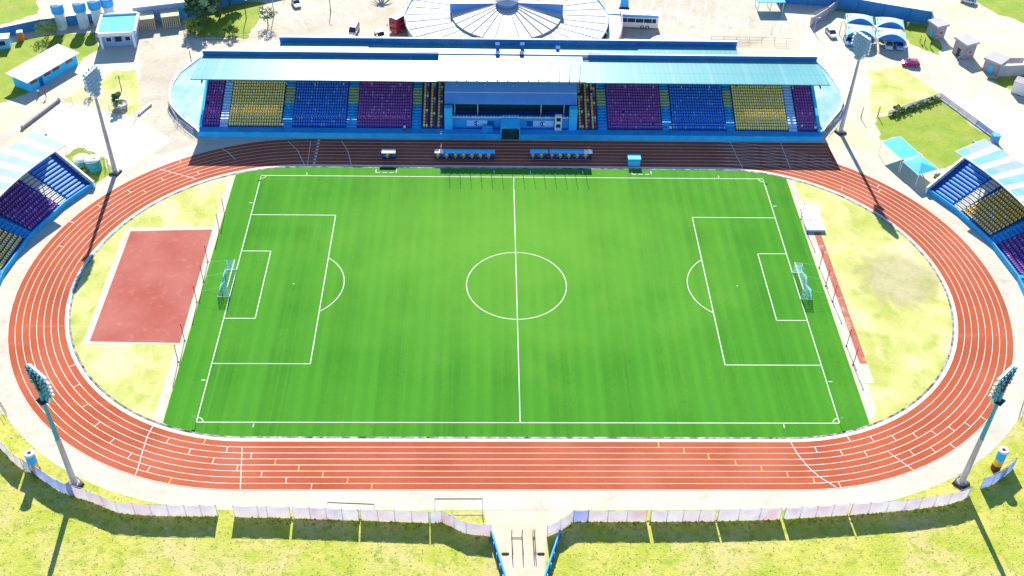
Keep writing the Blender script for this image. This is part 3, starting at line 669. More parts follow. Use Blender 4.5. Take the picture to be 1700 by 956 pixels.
# ------------------------------------------------------------------ floodlight masts
def make_mast():
    mst = thing('floodlight_mast', (0, 0, 0), '', 'floodlight', 'floodlight masts round the track')
    b = MB(); b.box((0, 0, .2), (2.0, 2.0, .42), taper=.9); b.build('plinth', M['dark'], mst)
    b = MB(); b.tube((0, 0, .4), (0, 0, .55), .75, n=12)
    for i in range(8): b.tube((.62*math.cos(i*R(45)), .62*math.sin(i*R(45)), .55), (.62*math.cos(i*R(45)), .62*math.sin(i*R(45)), .8), .06, n=5)
    b.build('flange', M['steel'], mst)
    b = MB(); b.tube((0, 0, .5), (0, 0, 10.5), .48, .37, n=12); b.tube((0, 0, 10.3), (0, 0, 10.7), .41, n=12); b.build('pole', M['steel'], mst)
    b = MB(); b.tube((0, 0, 10.7), (0, 0, 21.0), .36, .24, n=12); b.build('upper_pole', M['teal'], mst)  # near masts: teal is reflected sky painted onto plain steel
    rows = [2, 3, 4, 6, 6, 6, 6, 5]
    b = MB(); b.tube((0, 0, 20.6), (.1, 0, 24.5), .2, .12, n=8)
    for i, n_ in enumerate(rows):
        zz = 18.7+i*.76; hw = (n_-1)*.43+.3
        b.box((.30, 0, zz), (.12, 2*hw, .12))
    for y in (-1.1, 1.1): b.box((.22, y, 22.0), (.1, .1, 4.8))
    for y, s in ((-1, 1), (1, -1)): b.tube((.1, y*2.1, 24.2), (.05, y*.1, 20.6), .07, n=5)
    b.box((-.25, 0, 18.9), (.9, 1.6, .08)); b.build('head_frame', M['dark'], mst)
    proto = None
    for i, n_ in enumerate(rows):
        zz = 18.7+i*.76
        for k in range(n_):
            y = (k-(n_-1)/2)*.86
            if proto is None:
                lb_ = MB(); lb_.box((.0, 0, 0), (.46, .68, .58), ry=R(30)); lb_.box((-.30, 0, .06), (.30, .40, .36), ry=R(30), mi=2)
                lb_.box((.225, 0, -.13), (.05, .58, .48), ry=R(30), mi=1)
                proto = lb_.build('lamp', [M['silver'], M['lens'], M['teal']], mst); proto.location = (.55, y, zz)
            else:
                o = proto.copy(); COL.objects.link(o); o.parent = mst; o.location = (.55, y, zz)
    return mst
m0 = make_mast()
ml = [((125, 805), 'tall floodlight mast by the near fence, left of the gate'), ((1595, 803), 'tall floodlight mast by the near fence, right of the gate'),
      ((192, 287), 'tall floodlight mast beside two teal tanks on the far left bend'), ((1395, 220), 'tall floodlight mast beside the right end of the main grandstand')]
for i, (q, lab) in enumerate(ml):
    p = G(*q); a = math.atan2(-p.y*(1.7 if i < 2 else .75), -p.x)
    o = m0 if i == 0 else copy_tree(m0)
    o.location = (p.x, p.y, 0); o.rotation_euler = (0, 0, a); o['label'] = lab
    if i > 1:
        for ch in o.children:
            if ch.name.startswith('upper_pole'): ch.material_slots[0].link = 'OBJECT'; ch.material_slots[0].material = M['steel']

# ------------------------------------------------------------------ goals, corner flags, dugouts, boards
def goal(s):
    x = s*L2; gl = thing('football_goal', (x, 0, 0), 'white football goal with pale cyan net at the %s end of the pitch' % ('left' if s < 0 else 'right'), 'goal', 'goals on the pitch')
    for q in (-3.66, 3.66):
        b = MB(); b.tube((x, q, 0), (x, q, 2.5), .075, n=8); b.build('goalpost', M['white'], gl)
    b = MB(); b.tube((x, -3.74, 2.5), (x, 3.74, 2.5), .075, n=8); b.build('crossbar', M['white'], gl)
    b = MB(); b.tube((x, -3.66, .06), (x+s*2.1, -3.66, .06), .06, n=6); b.tube((x, 3.66, .06), (x+s*2.1, 3.66, .06), .06, n=6); b.tube((x+s*2.1, -3.66, .06), (x+s*2.1, 3.66, .06), .06, n=6); b.build('ground_frame', M['white'], gl)
    b = MB(); r_ = .026
    def top(y): return (x+s*(.9+.5*math.cos(abs(y)/3.66*math.pi)**2), y, 2.42-.25*(1-abs(math.cos(y/3.66*math.pi))))
    N = 24
    for i in range(N+1):
        y = -3.66+7.32*i/N; t_ = top(y)
        b.tube((x, y, 2.5), t_, r_, n=3, cap=False); b.tube(t_, (x+s*2.1, y, .06), r_, n=3, cap=False)
    for k in range(1, 9):
        f = k/9
        for i in range(N):
            y0, y1 = -3.66+7.32*i/N, -3.66+7.32*(i+1)/N
            a0, a1 = Vector(top(y0)), Vector(top(y1)); e0, e1 = Vector((x+s*2.1, y0, .06)), Vector((x+s*2.1, y1, .06))
            b.tube(a0.lerp(e0, f-1/9), a1.lerp(e1, f-1/9), r_, n=3, cap=False)
    for q in (-3.66, 3.66):
        for k in range(1, 8):
            zz = 2.5*k/8; b.tube((x, q, zz), Vector(top(q)).lerp(Vector((x+s*2.1, q, .06)), 1-zz/2.45), r_, n=3, cap=False)
        for k in range(1, 6): f = k/6; b.tube((x+s*2.1*f, q, .06), (x+s*1.4*f, q, 2.46), r_, n=3, cap=False)
    b.build('net', M['net'], gl)
    b = MB()
    for y in (-3.66, 0, 3.66): b.tube(top(y), (x+s*4.9, y*1.1, 1.6), .011, n=4)
    b.build('guy_rope', M['net'], gl)
    for y in (-3.66, 0, 3.66): pass
goal(-1); goal(1)
for sx, sy, lab in ((-1, -1, 'corner flag at the near left corner of the pitch'), (1, -1, 'corner flag at the near right corner of the pitch'), (-1, 1, 'corner flag at the far left corner of the pitch'), (1, 1, 'corner flag at the far right corner of the pitch')):
    cf = thing('corner_flag', (sx*L2, sy*W2, 0), lab, 'flag', 'corner flags')
    b = MB(); b.tube((sx*L2, sy*W2, 0), (sx*L2, sy*W2, 1.5), .035, n=6); b.build('pole', M['line'], cf)
    b = MB(); d = .5*sx; X, Y = sx*L2, sy*W2; b.add([(X, Y, 1.5), (X, Y, 1.15), (X+d, Y+.12, 1.2), (X+d, Y+.12, 1.45)], [(0, 1, 2, 3)]); b.build('flag', M['line'], cf)
def dugout(p0, p1, n_, lab, sunlit_end=0):
    pa, pb = G(p0, 262.5, .1), G(p1, 262.5+(p1-p0)*.012, .1); y = (pa.y+pb.y)/2; x0, x1 = pa.x, pb.x
    dg = thing('dugout', ((x0+x1)/2, y, 0), lab, 'dugout', 'team dugouts on the track')
    b = MB(); b.box(((x0+x1)/2, y+.55, 1.05), (x1-x0-.06, .06, 1.9)); b.build('back_panel', M['canopy'], dg)
    for x in (x0+.04, x1-.04):
        b = MB(); b.box((x, y+.1, 1.0), (.06, .9, 1.9)); b.build('side_panel', M['darkblue'], dg)
    nb = max(1, round((x1-x0)/1.7)); xe = (x0+1.7*1.0 if sunlit_end < 0 else x1-1.7) if sunlit_end else None
    def roofpart(a_, c_, m, nme):
        b = MB(); yy = [(-.75, 1.95), (-.2, 2.1), (.35, 2.12), (.75, 1.9)]
        vs = [(a_, y+q, zz) for q, zz in yy]+[(c_, y+q, zz) for q, zz in yy]; vs += [(vx, vy, vz-.06) for vx, vy, vz in vs]
        b.add(vs, [(i, 4+i, 5+i, 1+i) for i in range(3)]+[(8+i+1, 12+i+1, 12+i, 8+i) for i in range(3)]+[(0, 8, 12, 4), (3, 7, 15, 11), (0, 1, 9, 8), (1, 2, 10, 9), (2, 3, 11, 10), (4, 12, 13, 5), (5, 13, 14, 6), (6, 14, 15, 7)])
        b.build(nme, m, dg)
    if xe is None: roofpart(x0-.05, x1+.05, M['bluewall'] if n_ > 1 else M['tarp'], 'roof')  # single bay: sunlight on its roof painted in as white
    elif sunlit_end < 0: roofpart(x0-.05, xe, M['tarp'], 'sunlit_roof_end'); roofpart(xe+.005, x1+.05, M['bluewall'], 'roof')  # white end: sunlight on the blue roof put into the colour
    else: roofpart(xe, x1+.05, M['tarp'], 'sunlit_roof_end'); roofpart(x0-.05, xe-.005, M['bluewall'], 'roof')
    b = MB(); b.box(((x0+x1)/2, y+.1, .06), (x1-x0-.2, .9, .1)); b.build('floor', M['darkblue'], dg)
    for i in range(n_):
        xc = x0+(x1-x0)*(i+.5)/n_
        for k, mi in ((-1, 1), (1, 4)): seat_part(dg, xc+k*.36, y-.12, .2, 0, mi).scale = (1.5, 1.2, 1.2)
    return dg
dugout(635, 657, 1, 'single dugout with a roof painted white as sunlit, standing alone on the track left of the others')
dugout(722.5, 751.5, 2, 'short two-bay dugout with one roof end painted white as sunlit, left of the halfway line', -1)
dugout(752, 821, 5, 'long five-bay dugout left of the halfway line')
dugout(880, 909, 2, 'short two-bay dugout just right of the halfway line')
dugout(912, 982, 5, 'long five-bay dugout with one roof end painted white as sunlit, right of the halfway line', 1)
pa, pb = G(1043, 276), G(1062, 276)
bx = thing('equipment_locker', ((pa.x+pb.x)/2, pa.y+.8, 0), 'bright blue equipment box on the far straight of the track', 'box')
b = MB(); b.box(((pa.x+pb.x)/2, pa.y+.9, .8), (2.5, 1.6, 1.6)); b.build('body', M['bluewall'], bx)
b = MB(); b.box(((pa.x+pb.x)/2, pa.y+.95, 1.68), (2.7, 1.8, .14)); b.box(((pa.x+pb.x)/2, pa.y+.05, 1.5), (2.6, .06, .08)); b.build('lid', M['tent'], bx)
p = G(644, 280); bb = thing('pitchside_board', (p.x, p.y, 0), 'low black board beside the far touchline left of the dugouts', 'board')
b = MB(); b.box((p.x, p.y, .22), (3.4, .08, .36)); b.build('panel', M['black'], bb)
for q in (-1.4, 1.4): b = MB(); b.box((p.x+q, p.y+.2, .15), (.06, .36, .3)); b.build('foot', M['dark'], bb)

# ------------------------------------------------------------------ net posts, landing bed, training goals
np0 = thing('net_post', (0, 0, 0), '', 'post', 'ball-stop net posts behind the goals')
b = MB(); b.tube((0, 0, 0), (0, 0, 2.6), .06, n=6); b.box((0, 0, .03), (.35, .35, .06)); b.build('pole', M['dark'], np0)
b = MB(); b.tube((0, 0, 2.6), (0, 0, 4.1), .075, n=6); b.box((.12, 0, 4.0), (.3, .06, .06)); b.build('painted_top', M['red'], np0)
npl = [((373, 357), 'red-topped net post nearest the far end, left side of the pitch'), ((364, 382), 'second red-topped net post from the far end, left side, by the red zone corner'),
       ((345, 435), 'red-topped net post level with the far goalpost, left end'), ((338, 468), 'red-topped net post directly behind the left goal'),
       ((327, 502), 'red-topped net post level with the near goalpost, left end'), ((306.5, 566), 'red-topped net post at the near corner of the red rubber zone'),
       ((296, 601), 'red-topped net post on the grass nearest the camera, left end'),
       ((1329.5, 364), 'red-topped net post beside the far half of the white landing bed'), ((1340, 388), 'red-topped net post at the near end of the white landing bed'),
       ((1360, 445), 'red-topped net post level with the far goalpost, right end'), ((1370.6, 475), 'red-topped net post directly behind the right goal'),
       ((1382, 501), 'red-topped net post level with the near goalpost, right end'), ((1405, 575), 'red-topped net post second nearest the camera, right end'),
       ((1416, 606), 'red-topped net post nearest the camera beside the jump pit')]
for i, (q, lab) in enumerate(npl):
    p = G(*q); o = np0 if i == 0 else copy_tree(np0); o.location = (p.x, p.y, 0); o['label'] = lab
    if p.x > 0: o.rotation_euler = (0, 0, math.pi)
mt = thing('landing_bed', (58.6, 20, 0), 'high landing bed under a bright white cover beside the right end of the pitch', 'sports mat')
b = MB(); b.prism([(57.0, 15.9), (60.4, 15.9), (60.4, 23.7), (57.4, 23.7)], .0, .5); b.build('mat', M['pale'], mt)
b = MB(); b.prism([(56.8, 15.7), (60.6, 15.7), (60.6, 23.9), (57.2, 23.9)], .502, .66); b.build('cover', M['tarp'], mt)
def training_goal(pA, pB, hh, lab):
    a_, c_ = G(*pA), G(*pB); o = thing('training_goal', (a_+c_)/2, lab, 'goal', 'portable training goals')
    for q in (a_, c_):
        b = MB(); b.tube(q, q+Vector((0, 0, hh)), .06, n=6); b.tube(q, q+Vector((0, -1.1, .05)), .05, n=6); b.tube(q+Vector((0, 0, hh)), q+Vector((0, -1.1, .05)), .035, n=6); b.build('side_frame', M['white'], o)
    b = MB(); b.tube(a_+Vector((0, 0, hh)), c_+Vector((0, 0, hh)), .085, n=6); b.build('crossbar', M['dark'], o)
    b = MB(); b.tube(a_+Vector((0, -1.1, .05)), c_+Vector((0, -1.1, .05)), .05, n=6); b.build('ground_bar', M['white'], o)
training_goal((545, 843), (622, 846), 1.3, 'low portable goal frame by the near fence, between two banner sections')
training_goal((722, 844), (801, 844), 2.3, 'taller tilted portable goal frame beside the entrance path')

# ------------------------------------------------------------------ near banner fences
def banner_fence(lab, runs, name='banner_fence', m='banner', hh=2.65, lean=.0, blue=()):
    allp = [g2(*q) for r in runs for q in r]; cx = sum(p[0] for p in allp)/len(allp); cy = sum(p[1] for p in allp)/len(allp)
    fn = thing(name, (cx, cy, 0), lab, 'fence', 'banner-covered fences along the near side')
    idx = 0
    for r in runs:
        pts = [Vector((*g2(*q), 0)) for q in r]
        # resample to about 2.6 m bays
        dense = [pts[0]]
        for p0, p1 in zip(pts, pts[1:]):
            k = max(1, round((p1-p0).length/2.7)); dense += [p0.lerp(p1, (i+1)/k) for i in range(k)]
        for q in dense:
            b = MB(); b.tube(q, q+Vector((0, 0, hh+.1)), .05, n=6); b.tube(q+Vector((0, .02, hh-.1)), q+Vector((0, 1.1, .0)), .03, n=5); b.build('post', M['steel'], fn)
        b = MB()
        for q0, q1 in zip(dense, dense[1:]): b.tube(q0+Vector((0, 0, hh)), q1+Vector((0, 0, hh)), .03, n=5)
        b.build('top_rail', M['steel'], fn)
        # cloth: one banner for the whole run of bays, sagging between posts
        group = 4
        for s0 in range(0, len(dense)-1, group):
            sub = dense[s0:s0+group+1]; b = MB(); vs = []; cols = 0
            for j, (q0, q1) in enumerate(zip(sub, sub[1:])):
                K = 6
                for i in range(K+(1 if j == len(sub)-2 else 0)):
                    f = i/K; q = q0.lerp(q1, f); d = (q1-q0).normalized(); nn = Vector((d.y, -d.x, 0))
                    sag = .13*4*f*(1-f)*random.uniform(.5, 1.2); 
                    for kz in range(5):
                        g_ = kz/4; zz = .04+(hh-.06-sag)*g_
                        bulge = .34*math.sin(math.pi*g_)*math.sin(math.pi*f)*random.uniform(.7, 1.3)+.09
                        vs.append(q+nn*bulge+Vector((0, 0, zz)))
                    cols += 1
            fs = [(c*5+k_, (c+1)*5+k_, (c+1)*5+k_+1, c*5+k_+1) for c in range(cols-1) for k_ in range(4)]
            b.add(vs, fs, 0, True); b.build('banner', M['bannerblue'] if idx in blue else M[m], fn); idx += 1
    return fn
banner_fence('banner fence curving round the near left bend behind the left mast', [[(-40, 690), (0, 741), (30, 773), (40, 779)], [(44, 781), (56, 786), (80, 802), (101, 815), (125, 824), (149, 831), (197, 851), (253, 855), (310, 856), (362, 856)]], blue=(2,))
banner_fence('short isolated banner fence between two gaps, left of the portable goal', [[(390, 857), (430, 858), (445, 858), (483, 859)]])
banner_fence('banner fence left of the entrance path, bending towards the gate', [[(488, 859), (516, 860), (596, 863)], [(600, 863), (712, 867)], [(715, 867), (734, 866), (774, 885), (815, 889)]])
banner_fence('long banner fence right of the entrance path with a purple first panel', [[(908, 890), (930, 880), (951, 865)], [(951.5, 865), (975, 865)], [(976, 865), (1072, 865)], [(1079, 865), (1186, 864)], [(1190, 864), (1294, 861)], [(1300, 861), (1406, 854)], [(1410, 854), (1500, 847), (1573, 837), (1606, 826)]], blue=(1,))
banner_fence('banner fence on the near right bend with blue panels', [[(1627, 811), (1645, 804), (1662, 794), (1680, 777)]], blue=(0,))
# blue barrier walls along the entrance path
def barrier(pts, lab):
    P3 = [Vector((*g2(*q), 0)) for q in pts]; c = (P3[0]+P3[-1])/2; o = thing('path_barrier', c, lab, 'barrier', 'blue barriers along the entrance path')
    b = MB(); r_ = MB()
    for q0, q1 in zip(P3, P3[1:]):
        d = q1-q0; b.box((q0+q1)/2+Vector((0, 0, .55)), (d.length, .35, 1.1), rz=math.atan2(d.y, d.x))
        r_.tube(q0+Vector((0, 0, 1.25)), q1+Vector((0, 0, 1.25)), .16, n=8)
    b.build('panel', M['darkblue'], o); r_.build('rail', M['barrier'], o)
    k = 8
    for i in range(k+1):
        q = P3[0].lerp(P3[-1], i/k); b = MB(); b.tube(q, q+Vector((0, 0, 1.2)), .22, n=6); b.build('post', M['barrier'], o)
barrier([(816, 891), (838, 962), (858, 1040)], 'bright blue barrier along the left edge of the entrance path')
barrier([(929, 889), (905, 962), (884, 1040)], 'bright blue barrier along the right edge of the entrance path')
def gate_frame(px, py, w_, d_, hh, lab):
    p = G(px, py); o = thing('gate_frame', p, lab, 'gate', 'open gate frames on the entrance path')
    for sx in (-w_/2, w_/2):
        b = MB(); b.tube((p.x+sx, p.y, 0), (p.x+sx, p.y, hh), .06, n=6); b.build('post', M['dark'], o)
        if d_:
            b = MB(); b.tube((p.x+sx, p.y, .1), (p.x+sx+.05, p.y-d_, .1), .04, n=5); b.tube((p.x+sx, p.y, 1.1), (p.x+sx+.05, p.y-d_, 1.1), .04, n=5); b.tube((p.x+sx+.05, p.y-d_, 0), (p.x+sx+.05, p.y-d_, 1.1), .05, n=5); b.build('side_rail', M['dark'], o)
    b = MB(); b.tube((p.x-w_/2, p.y, hh*.02+.05), (p.x+w_/2, p.y, .1), .05, n=5); b.build('threshold_bar', M['dark'], o)
gate_frame(858, 893, 1.5, 3.4, 2.0, 'double dark gate frame standing in the middle of the entrance path')
gate_frame(886, 893, .25, 3.2, 2.0, 'narrow dark gate frame on the right half of the entrance path')
for q, lab in (((839, 919), 'rusty brown speed bump on the left of the entrance path'), ((898, 919), 'rusty brown speed bump on the right of the entrance path')):
    p = G(*q); b = MB(); b.box((p.x, p.y, .08), (1.1, .28, .16), taper=.7); b.box((p.x, p.y, .175), (.9, .12, .03)); tag(b.build('speed_bump', M['brown'], origin=(p.x, p.y, 0)), lab, 'speed bump', 'speed bumps')
# painted drums
def drum(q, lab):
    p = G(*q); o = thing('painted_column', p, lab, 'column', 'blue and yellow painted columns by the near fence')
    for z0, z1, m, nme in ((0, 1.2, 'brown', 'base_band'), (1.2, 2.5, 'yellow', 'yellow_band'), (2.5, 4.3, 'tankblue', 'blue_band')):
        b = MB(); b.tube((p.x, p.y, z0), (p.x, p.y, z1), .72, n=20); b.build(nme, M[m], o)
    b = MB(); b.ring((p.x, p.y, 4.3), [(.8, 0), (.8, .22), (.35, .26), (.3, .18)], n=20); b.tube((p.x, p.y, 4.3), (p.x, p.y, 4.46), .3, n=12, mi=1); b.build('cap', [M['white'], M['dark']], o)
drum((61, 784), 'blue, yellow and brown painted column behind the near left fence')
drum((1652, 778), 'blue, yellow and brown painted column behind the near right fence')

# ------------------------------------------------------------------ vegetation
def leaves(b, c, rx, ry, rz_, n_, size, mis=(0,), clumps=14):
    cl = []
    for i in range(clumps):
        while True:
            v = Vector((random.uniform(-1, 1), random.uniform(-1, 1), random.uniform(-1, 1)))
            if .25 < v.length < 1: break
        cl.append((Vector((v.x*rx, v.y*ry, v.z*rz_))*.85, random.uniform(.20, .38), random.choice(mis)))
    for i in range(n_):
        cc, cr, mi = cl[i % clumps]; d = Vector((random.gauss(0, 1), random.gauss(0, 1), random.gauss(0, 1))).normalized()*random.random()**.4
        p = Vector(c)+cc+Vector((d.x*rx*cr, d.y*ry*cr, d.z*rz_*cr))
        u = Vector((random.gauss(0, 1), random.gauss(0, 1), random.gauss(0, .7))).normalized(); w_ = u.orthogonal().normalized()
        s_ = size*random.uniform(.6, 1.3)
        b.add([p-u*s_-w_*s_*.1, p-w_*s_*.5, p+u*s_, p+w_*s_*.5], [(0, 1, 2, 3)], mi)
def tree(px, py, h, r, lab, mats=('leafd',), n_=1500, size=.4, mis=(0,), cat='tree', name='tree', group=None, squash=.8, base=.32):
    p = G(px, py); o = thing(name, p, lab, cat, group)
    b = MB(); b.tube(p, p+Vector((.1, .1, h*.55)), .03*h, .016*h, n=8)
    for i in range(6):
        a = i*1.05+random.random(); q = p+Vector((0, 0, h*(.3+.05*i))); b.tube(q, q+Vector((math.cos(a)*r*.7, math.sin(a)*r*.7, h*.28)), .012*h, .004*h, n=5)
    b.build('trunk', M['bark'], o)
    b = MB(); zc = h*(1+base)/2; leaves(b, (p.x, p.y, zc), r, r*.95, h*(1-base)/2*1.05, n_, size, mis, clumps=26 if h > 3 else 11); b.build('crown', [M[m] for m in mats], o)
    return o
tree(345, 40, 8.5, 4.6, 'largest dark tree beside the ticket booth', ('leafd', 'leafl'), 3200, .42, (0, 0, 0, 0, 1), group='trees by the ticket booth')
tree(366, 24, 9.0, 4.2, 'tall tree with pale sunlit leaves behind the dark tree', ('leafd', 'leafl'), 2600, .42, (0, 1, 1), group='trees by the ticket booth')
tree(334, 14, 7.5, 4.0, 'dark tree against the blue wall right of the ticket booth', ('leafd',), 2200, .42, group='trees by the ticket booth')
tree(382, 8, 7, 3.6, 'small dark tree at the top edge of the picture, right of the pale tree', ('leafd', 'leafl'), 1600, .42, (0, 0, 1), group='trees by the ticket booth')
tree(322, 54, 3.4, 2.6, 'round yellow-green bush at the left foot of the dark trees', ('leafy', 'leafd'), 900, .26, (0, 0, 1), 'bush', 'bush', 'bushes', base=.1)
tree(386, 58, 3.4, 2.0, 'yellow-green bush at the right foot of the dark trees', ('leafy', 'leafd'), 700, .26, (0, 0, 1), 'bush', 'bush', 'bushes', base=.1)
tree(445, 42, 5.0, 2.4, 'thin sparse tree with grey shade at the car park edge', ('leafl', 'leafd'), 420, .24, (0, 0, 1), group='trees by the ticket booth')
tree(80, 62, 4.2, 3.2, 'sparse pale-leaved tree beside the blue water tanks', ('leafl', 'leafy'), 750, .26, (0, 1), base=.15)
tree(151, 158, 3.0, 1.3, 'small dark-leaved sapling beside the far left mast', ('leafd',), 260, .2, base=.2)
pp = G(201, 178); pt = thing('potted_plant', pp, 'leafy plant in a round grey planter on the left yard', 'plant')
b = MB(); b.ring((pp.x, pp.y, 0), [(0.02, 0), (1.3, 0), (1.7, 1.1), (1.5, 1.12), (1.4, .95), (.02, .95)], n=20); b.build('planter', M['grey'], pt)
b = MB(); leaves(b, (pp.x, pp.y, 2.4), 1.7, 1.6, 1.6, 700, .26, (0, 1), 10); b.build('foliage', [M['leafd'], M['leafy']], pt)
pp = G(202, 150); pt = thing('young_palm', pp, 'thin young palm behind the potted plant', 'palm')
b = MB(); b.tube(pp, pp+Vector((0, 0, 4.2)), .12, .08, n=6); b.build('trunk', M['bark'], pt)
def fronds(b, c, n_, ln_, drop):
    for i in range(n_):
        a = i*2*math.pi/n_+random.random()*.4; pr = Vector(c)
        for k in range(5):
            f = (k+1)/5; q = Vector(c)+Vector((math.cos(a)*ln_*f, math.sin(a)*ln_*f, .5*f-drop*f*f)); wd = .22*ln_*(1-f*.7)*.6
            sd_ = Vector((-math.sin(a), math.cos(a), 0))*wd; b.add([pr-sd_, q-sd_*.8, q+sd_*.8, pr+sd_], [(0, 1, 2, 3)]); pr = q
b = MB(); fronds(b, pp+Vector((0, 0, 4.2)), 9, 1.5, 1.0); b.build('crown', M['leafy'], pt)
pp = G(634, -2); pt = thing('palm_tree', pp, 'feathery palm casting a spiky shadow at the top of the car park', 'palm')
b = MB(); b.tube(pp, pp+Vector((0, 0, 2.2)), .22, .16, n=8); b.build('trunk', M['bark'], pt)
b = MB(); fronds(b, pp+Vector((0, 0, 2.2)), 16, 2.9, 1.5); b.build('crown', M['leafd'], pt)
for q, lab in (((137, 287), 'green shrubs at the foot of the two teal tanks'), ((1558, 300), 'dark green shrub beside the right stand end wall'), ((1490, 186), 'dark green hedge clump along the far fence of the training lawn')):
    tree(*q, 1.7, 1.5, lab, ('leafd', 'leafy'), 380, .2, (0, 0, 1), 'shrub', 'shrub', 'shrubs', base=.05)
hd = MB(); pa, pb = G(1482, 194), G(1556, 167)
for i in range(26): q = pa.lerp(pb, i/25); leaves(hd, (q.x+random.uniform(-.3, .3), q.y, .75), .9, .6, .75, 60, .2, (0, 0, 1), 5)
tag(hd.build('hedge', [M['leafd'], M['leafy']], origin=pa), 'dark green hedge along the far fence of the training lawn', 'hedge')

# ------------------------------------------------------------------ buildings and structures round about
def v2(p): return Vector((p.x, p.y))
def house_from(pa, pb, depth, flip=False):
    """rect footprint from front edge pa->pb (ground pixels) going back by depth"""
    a_, c_ = G(*pa), G(*pb); d = (c_-a_); L = d.length; u = d/L; n_ = Vector((-u.y, u.x, 0))
    return a_, c_, u, n_, L, [(a_.x, a_.y), (c_.x, c_.y), (c_.x+n_.x*depth, c_.y+n_.y*depth), (a_.x+n_.x*depth, a_.y+n_.y*depth)]
# blue prefab
a_, c_, u, n_, L, fp = house_from((52, 153), (130, 107), 5.2); ang = math.atan2(u.y, u.x)
o = thing('prefab_building', (a_+c_)/2+n_*2.6, 'long bright blue prefab building with white mono-pitch roof', 'building')
b = MB(); b.prism(fp, 0, 2.9); b.build('wall', M['bluewall'], o)
b = MB(); q = [a_-u*.8-n_*.7, c_+u*.5-n_*.7, c_+u*.5+n_*5.9, a_-u*.8+n_*5.9]
vs = [(p.x, p.y, zz) for p, zz in zip(q, (2.92, 2.92, 3.3, 3.3))]; vs += [(x, y, zz+.16) for x, y, zz in vs]
b.add(vs, [(3, 2, 1, 0), (4, 5, 6, 7), (0, 1, 5, 4), (1, 2, 6, 5), (2, 3, 7, 6), (3, 0, 4, 7)]); b.build('roof', M['tarp'], o)
for f in (.10, .38, .56, .84):
    p = a_+u*L*f-n_*.03; b = MB(); b.box((p.x, p.y, 2.15), (1.9, .08, .9), rz=ang); w_ = b.build('window', M['brown'], o)
    for k in (-.45, .45): b = MB(); p2 = p+u*k-n_*.05; b.box((p2.x, p2.y, 2.15), (.75, .03, .7), rz=ang); b.build('pane', M['glass'], w_)
p = a_+u*L*.23-n_*.03; b = MB(); b.box((p.x, p.y, 1.05), (1.0, .08, 2.1), rz=ang); b.build('door', M['darkblue'], o)
# house with blue roof
a_, c_, u, n_, L, fp = house_from((170, 82), (226, 79), 9.0); ang = math.atan2(u.y, u.x)
o = thing('gatehouse', (a_+c_)/2+n_*4, 'small grey house with flat bright blue roof inside a white parapet', 'house')
b = MB(); b.prism([tuple((Vector((*p, 0))).xy) for p in [(a_+n_*1.2).xy, (c_+n_*1.2).xy, (c_+n_*9).xy, (a_+n_*9).xy]], 0, 3.7); b.build('wall', M['greyblue'], o)
b = MB(); b.prism([(a_-u*.3-n_*.1).xy, (c_+u*.3-n_*.1).xy, (c_+u*.3+n_*9.2).xy, (a_-u*.3+n_*9.2).xy], 3.72, 4.0, 0); b.build('roof', M['tent'], o)
b = MB()
for p, q in (((a_-u*.4-n_*.2), (c_+u*.4-n_*.2)), ((c_+u*.4-n_*.2), (c_+u*.4+n_*9.3)), ((c_+u*.4+n_*9.3), (a_-u*.4+n_*9.3)), ((a_-u*.4+n_*9.3), (a_-u*.4-n_*.2))):
    d = q-p; m_ = (p+q)/2; b.box((m_.x, m_.y, 4.0), (d.length+.5, .5, .9), rz=math.atan2(d.y, d.x))
b.build('parapet', M['white'], o)
for f in (.02, .98): p = a_+u*L*f+n_*.2; b = MB(); b.box((p.x, p.y, 1.8), (.5, .5, 3.55), rz=ang); b.build('porch_post', M['white'], o)
for f in (.22, .5, .78):
    p = a_+u*L*f+n_*1.17; b = MB(); b.box((p.x, p.y, 1.9), (1.5, .08, 1.3), rz=ang); w_ = b.build('window', M['white'] if f != .5 else M['dark'], o)
    b = MB(); p2 = p-n_*.06; b.box((p2.x, p2.y, 1.9), (1.1, .03, 1.0), rz=ang); b.build('pane', M['glass'], w_)
# ticket booth with two yellow turnstile cages
a_, c_, u, n_, L, fp = house_from((225, 39), (312, 29), 5.0); ang = math.atan2(u.y, u.x)
o = thing('ticket_booth', (a_+c_)/2+n_*2, 'long pale blue ticket booth with two cream turnstile cages', 'building')
b = MB(); b.prism(fp, 0, 4.2); b.build('wall', M['greyblue'], o)
b = MB(); b.prism([(a_-u*.3-n_*.2).xy, (c_+u*.3-n_*.2).xy, (c_+u*.3+n_*5.2).xy, (a_-u*.3+n_*5.2).xy], 4.2, 4.4); b.build('roof', M['white'], o)
b = MB(); p = (a_+c_)/2+n_*4.9; b.box((p.x, p.y, 4.7), (L, .3, .7), rz=ang); b.build('parapet', M['roofband'], o)
p = (a_+c_)/2-n_*.02; b = MB(); b.box((p.x, p.y, 1.1), (1.6, .1, 2.2), rz=ang); b.build('door', M['bluewall'], o)
p = c_-u*1.2-n_*.05; b = MB(); b.box((p.x, p.y, 1.6), (2.0, .1, 3.2), rz=ang); b.build('side_door', M['bluewall'], o)
for f in (.21, .68):
    p = a_+u*L*f-n_*2.1; b = MB(); b.box((p.x, p.y, 2.9), (4.3, 3.9, .14), rz=ang); tc_ = b.build('turnstile_cage', M['cream'], o)
    b = MB()
    for k in range(9):
        for s_ in (-1.85, 0, 1.85):
            q = p+u*(-1.95+k*.49)+n_*s_; b.box((q.x, q.y, 1.43), (.24, .12, 2.78), rz=ang)
    b.box((p.x, p.y, .06), (4.2, 4.0, .1), rz=ang); b.build('bar', M['cream'], tc_)
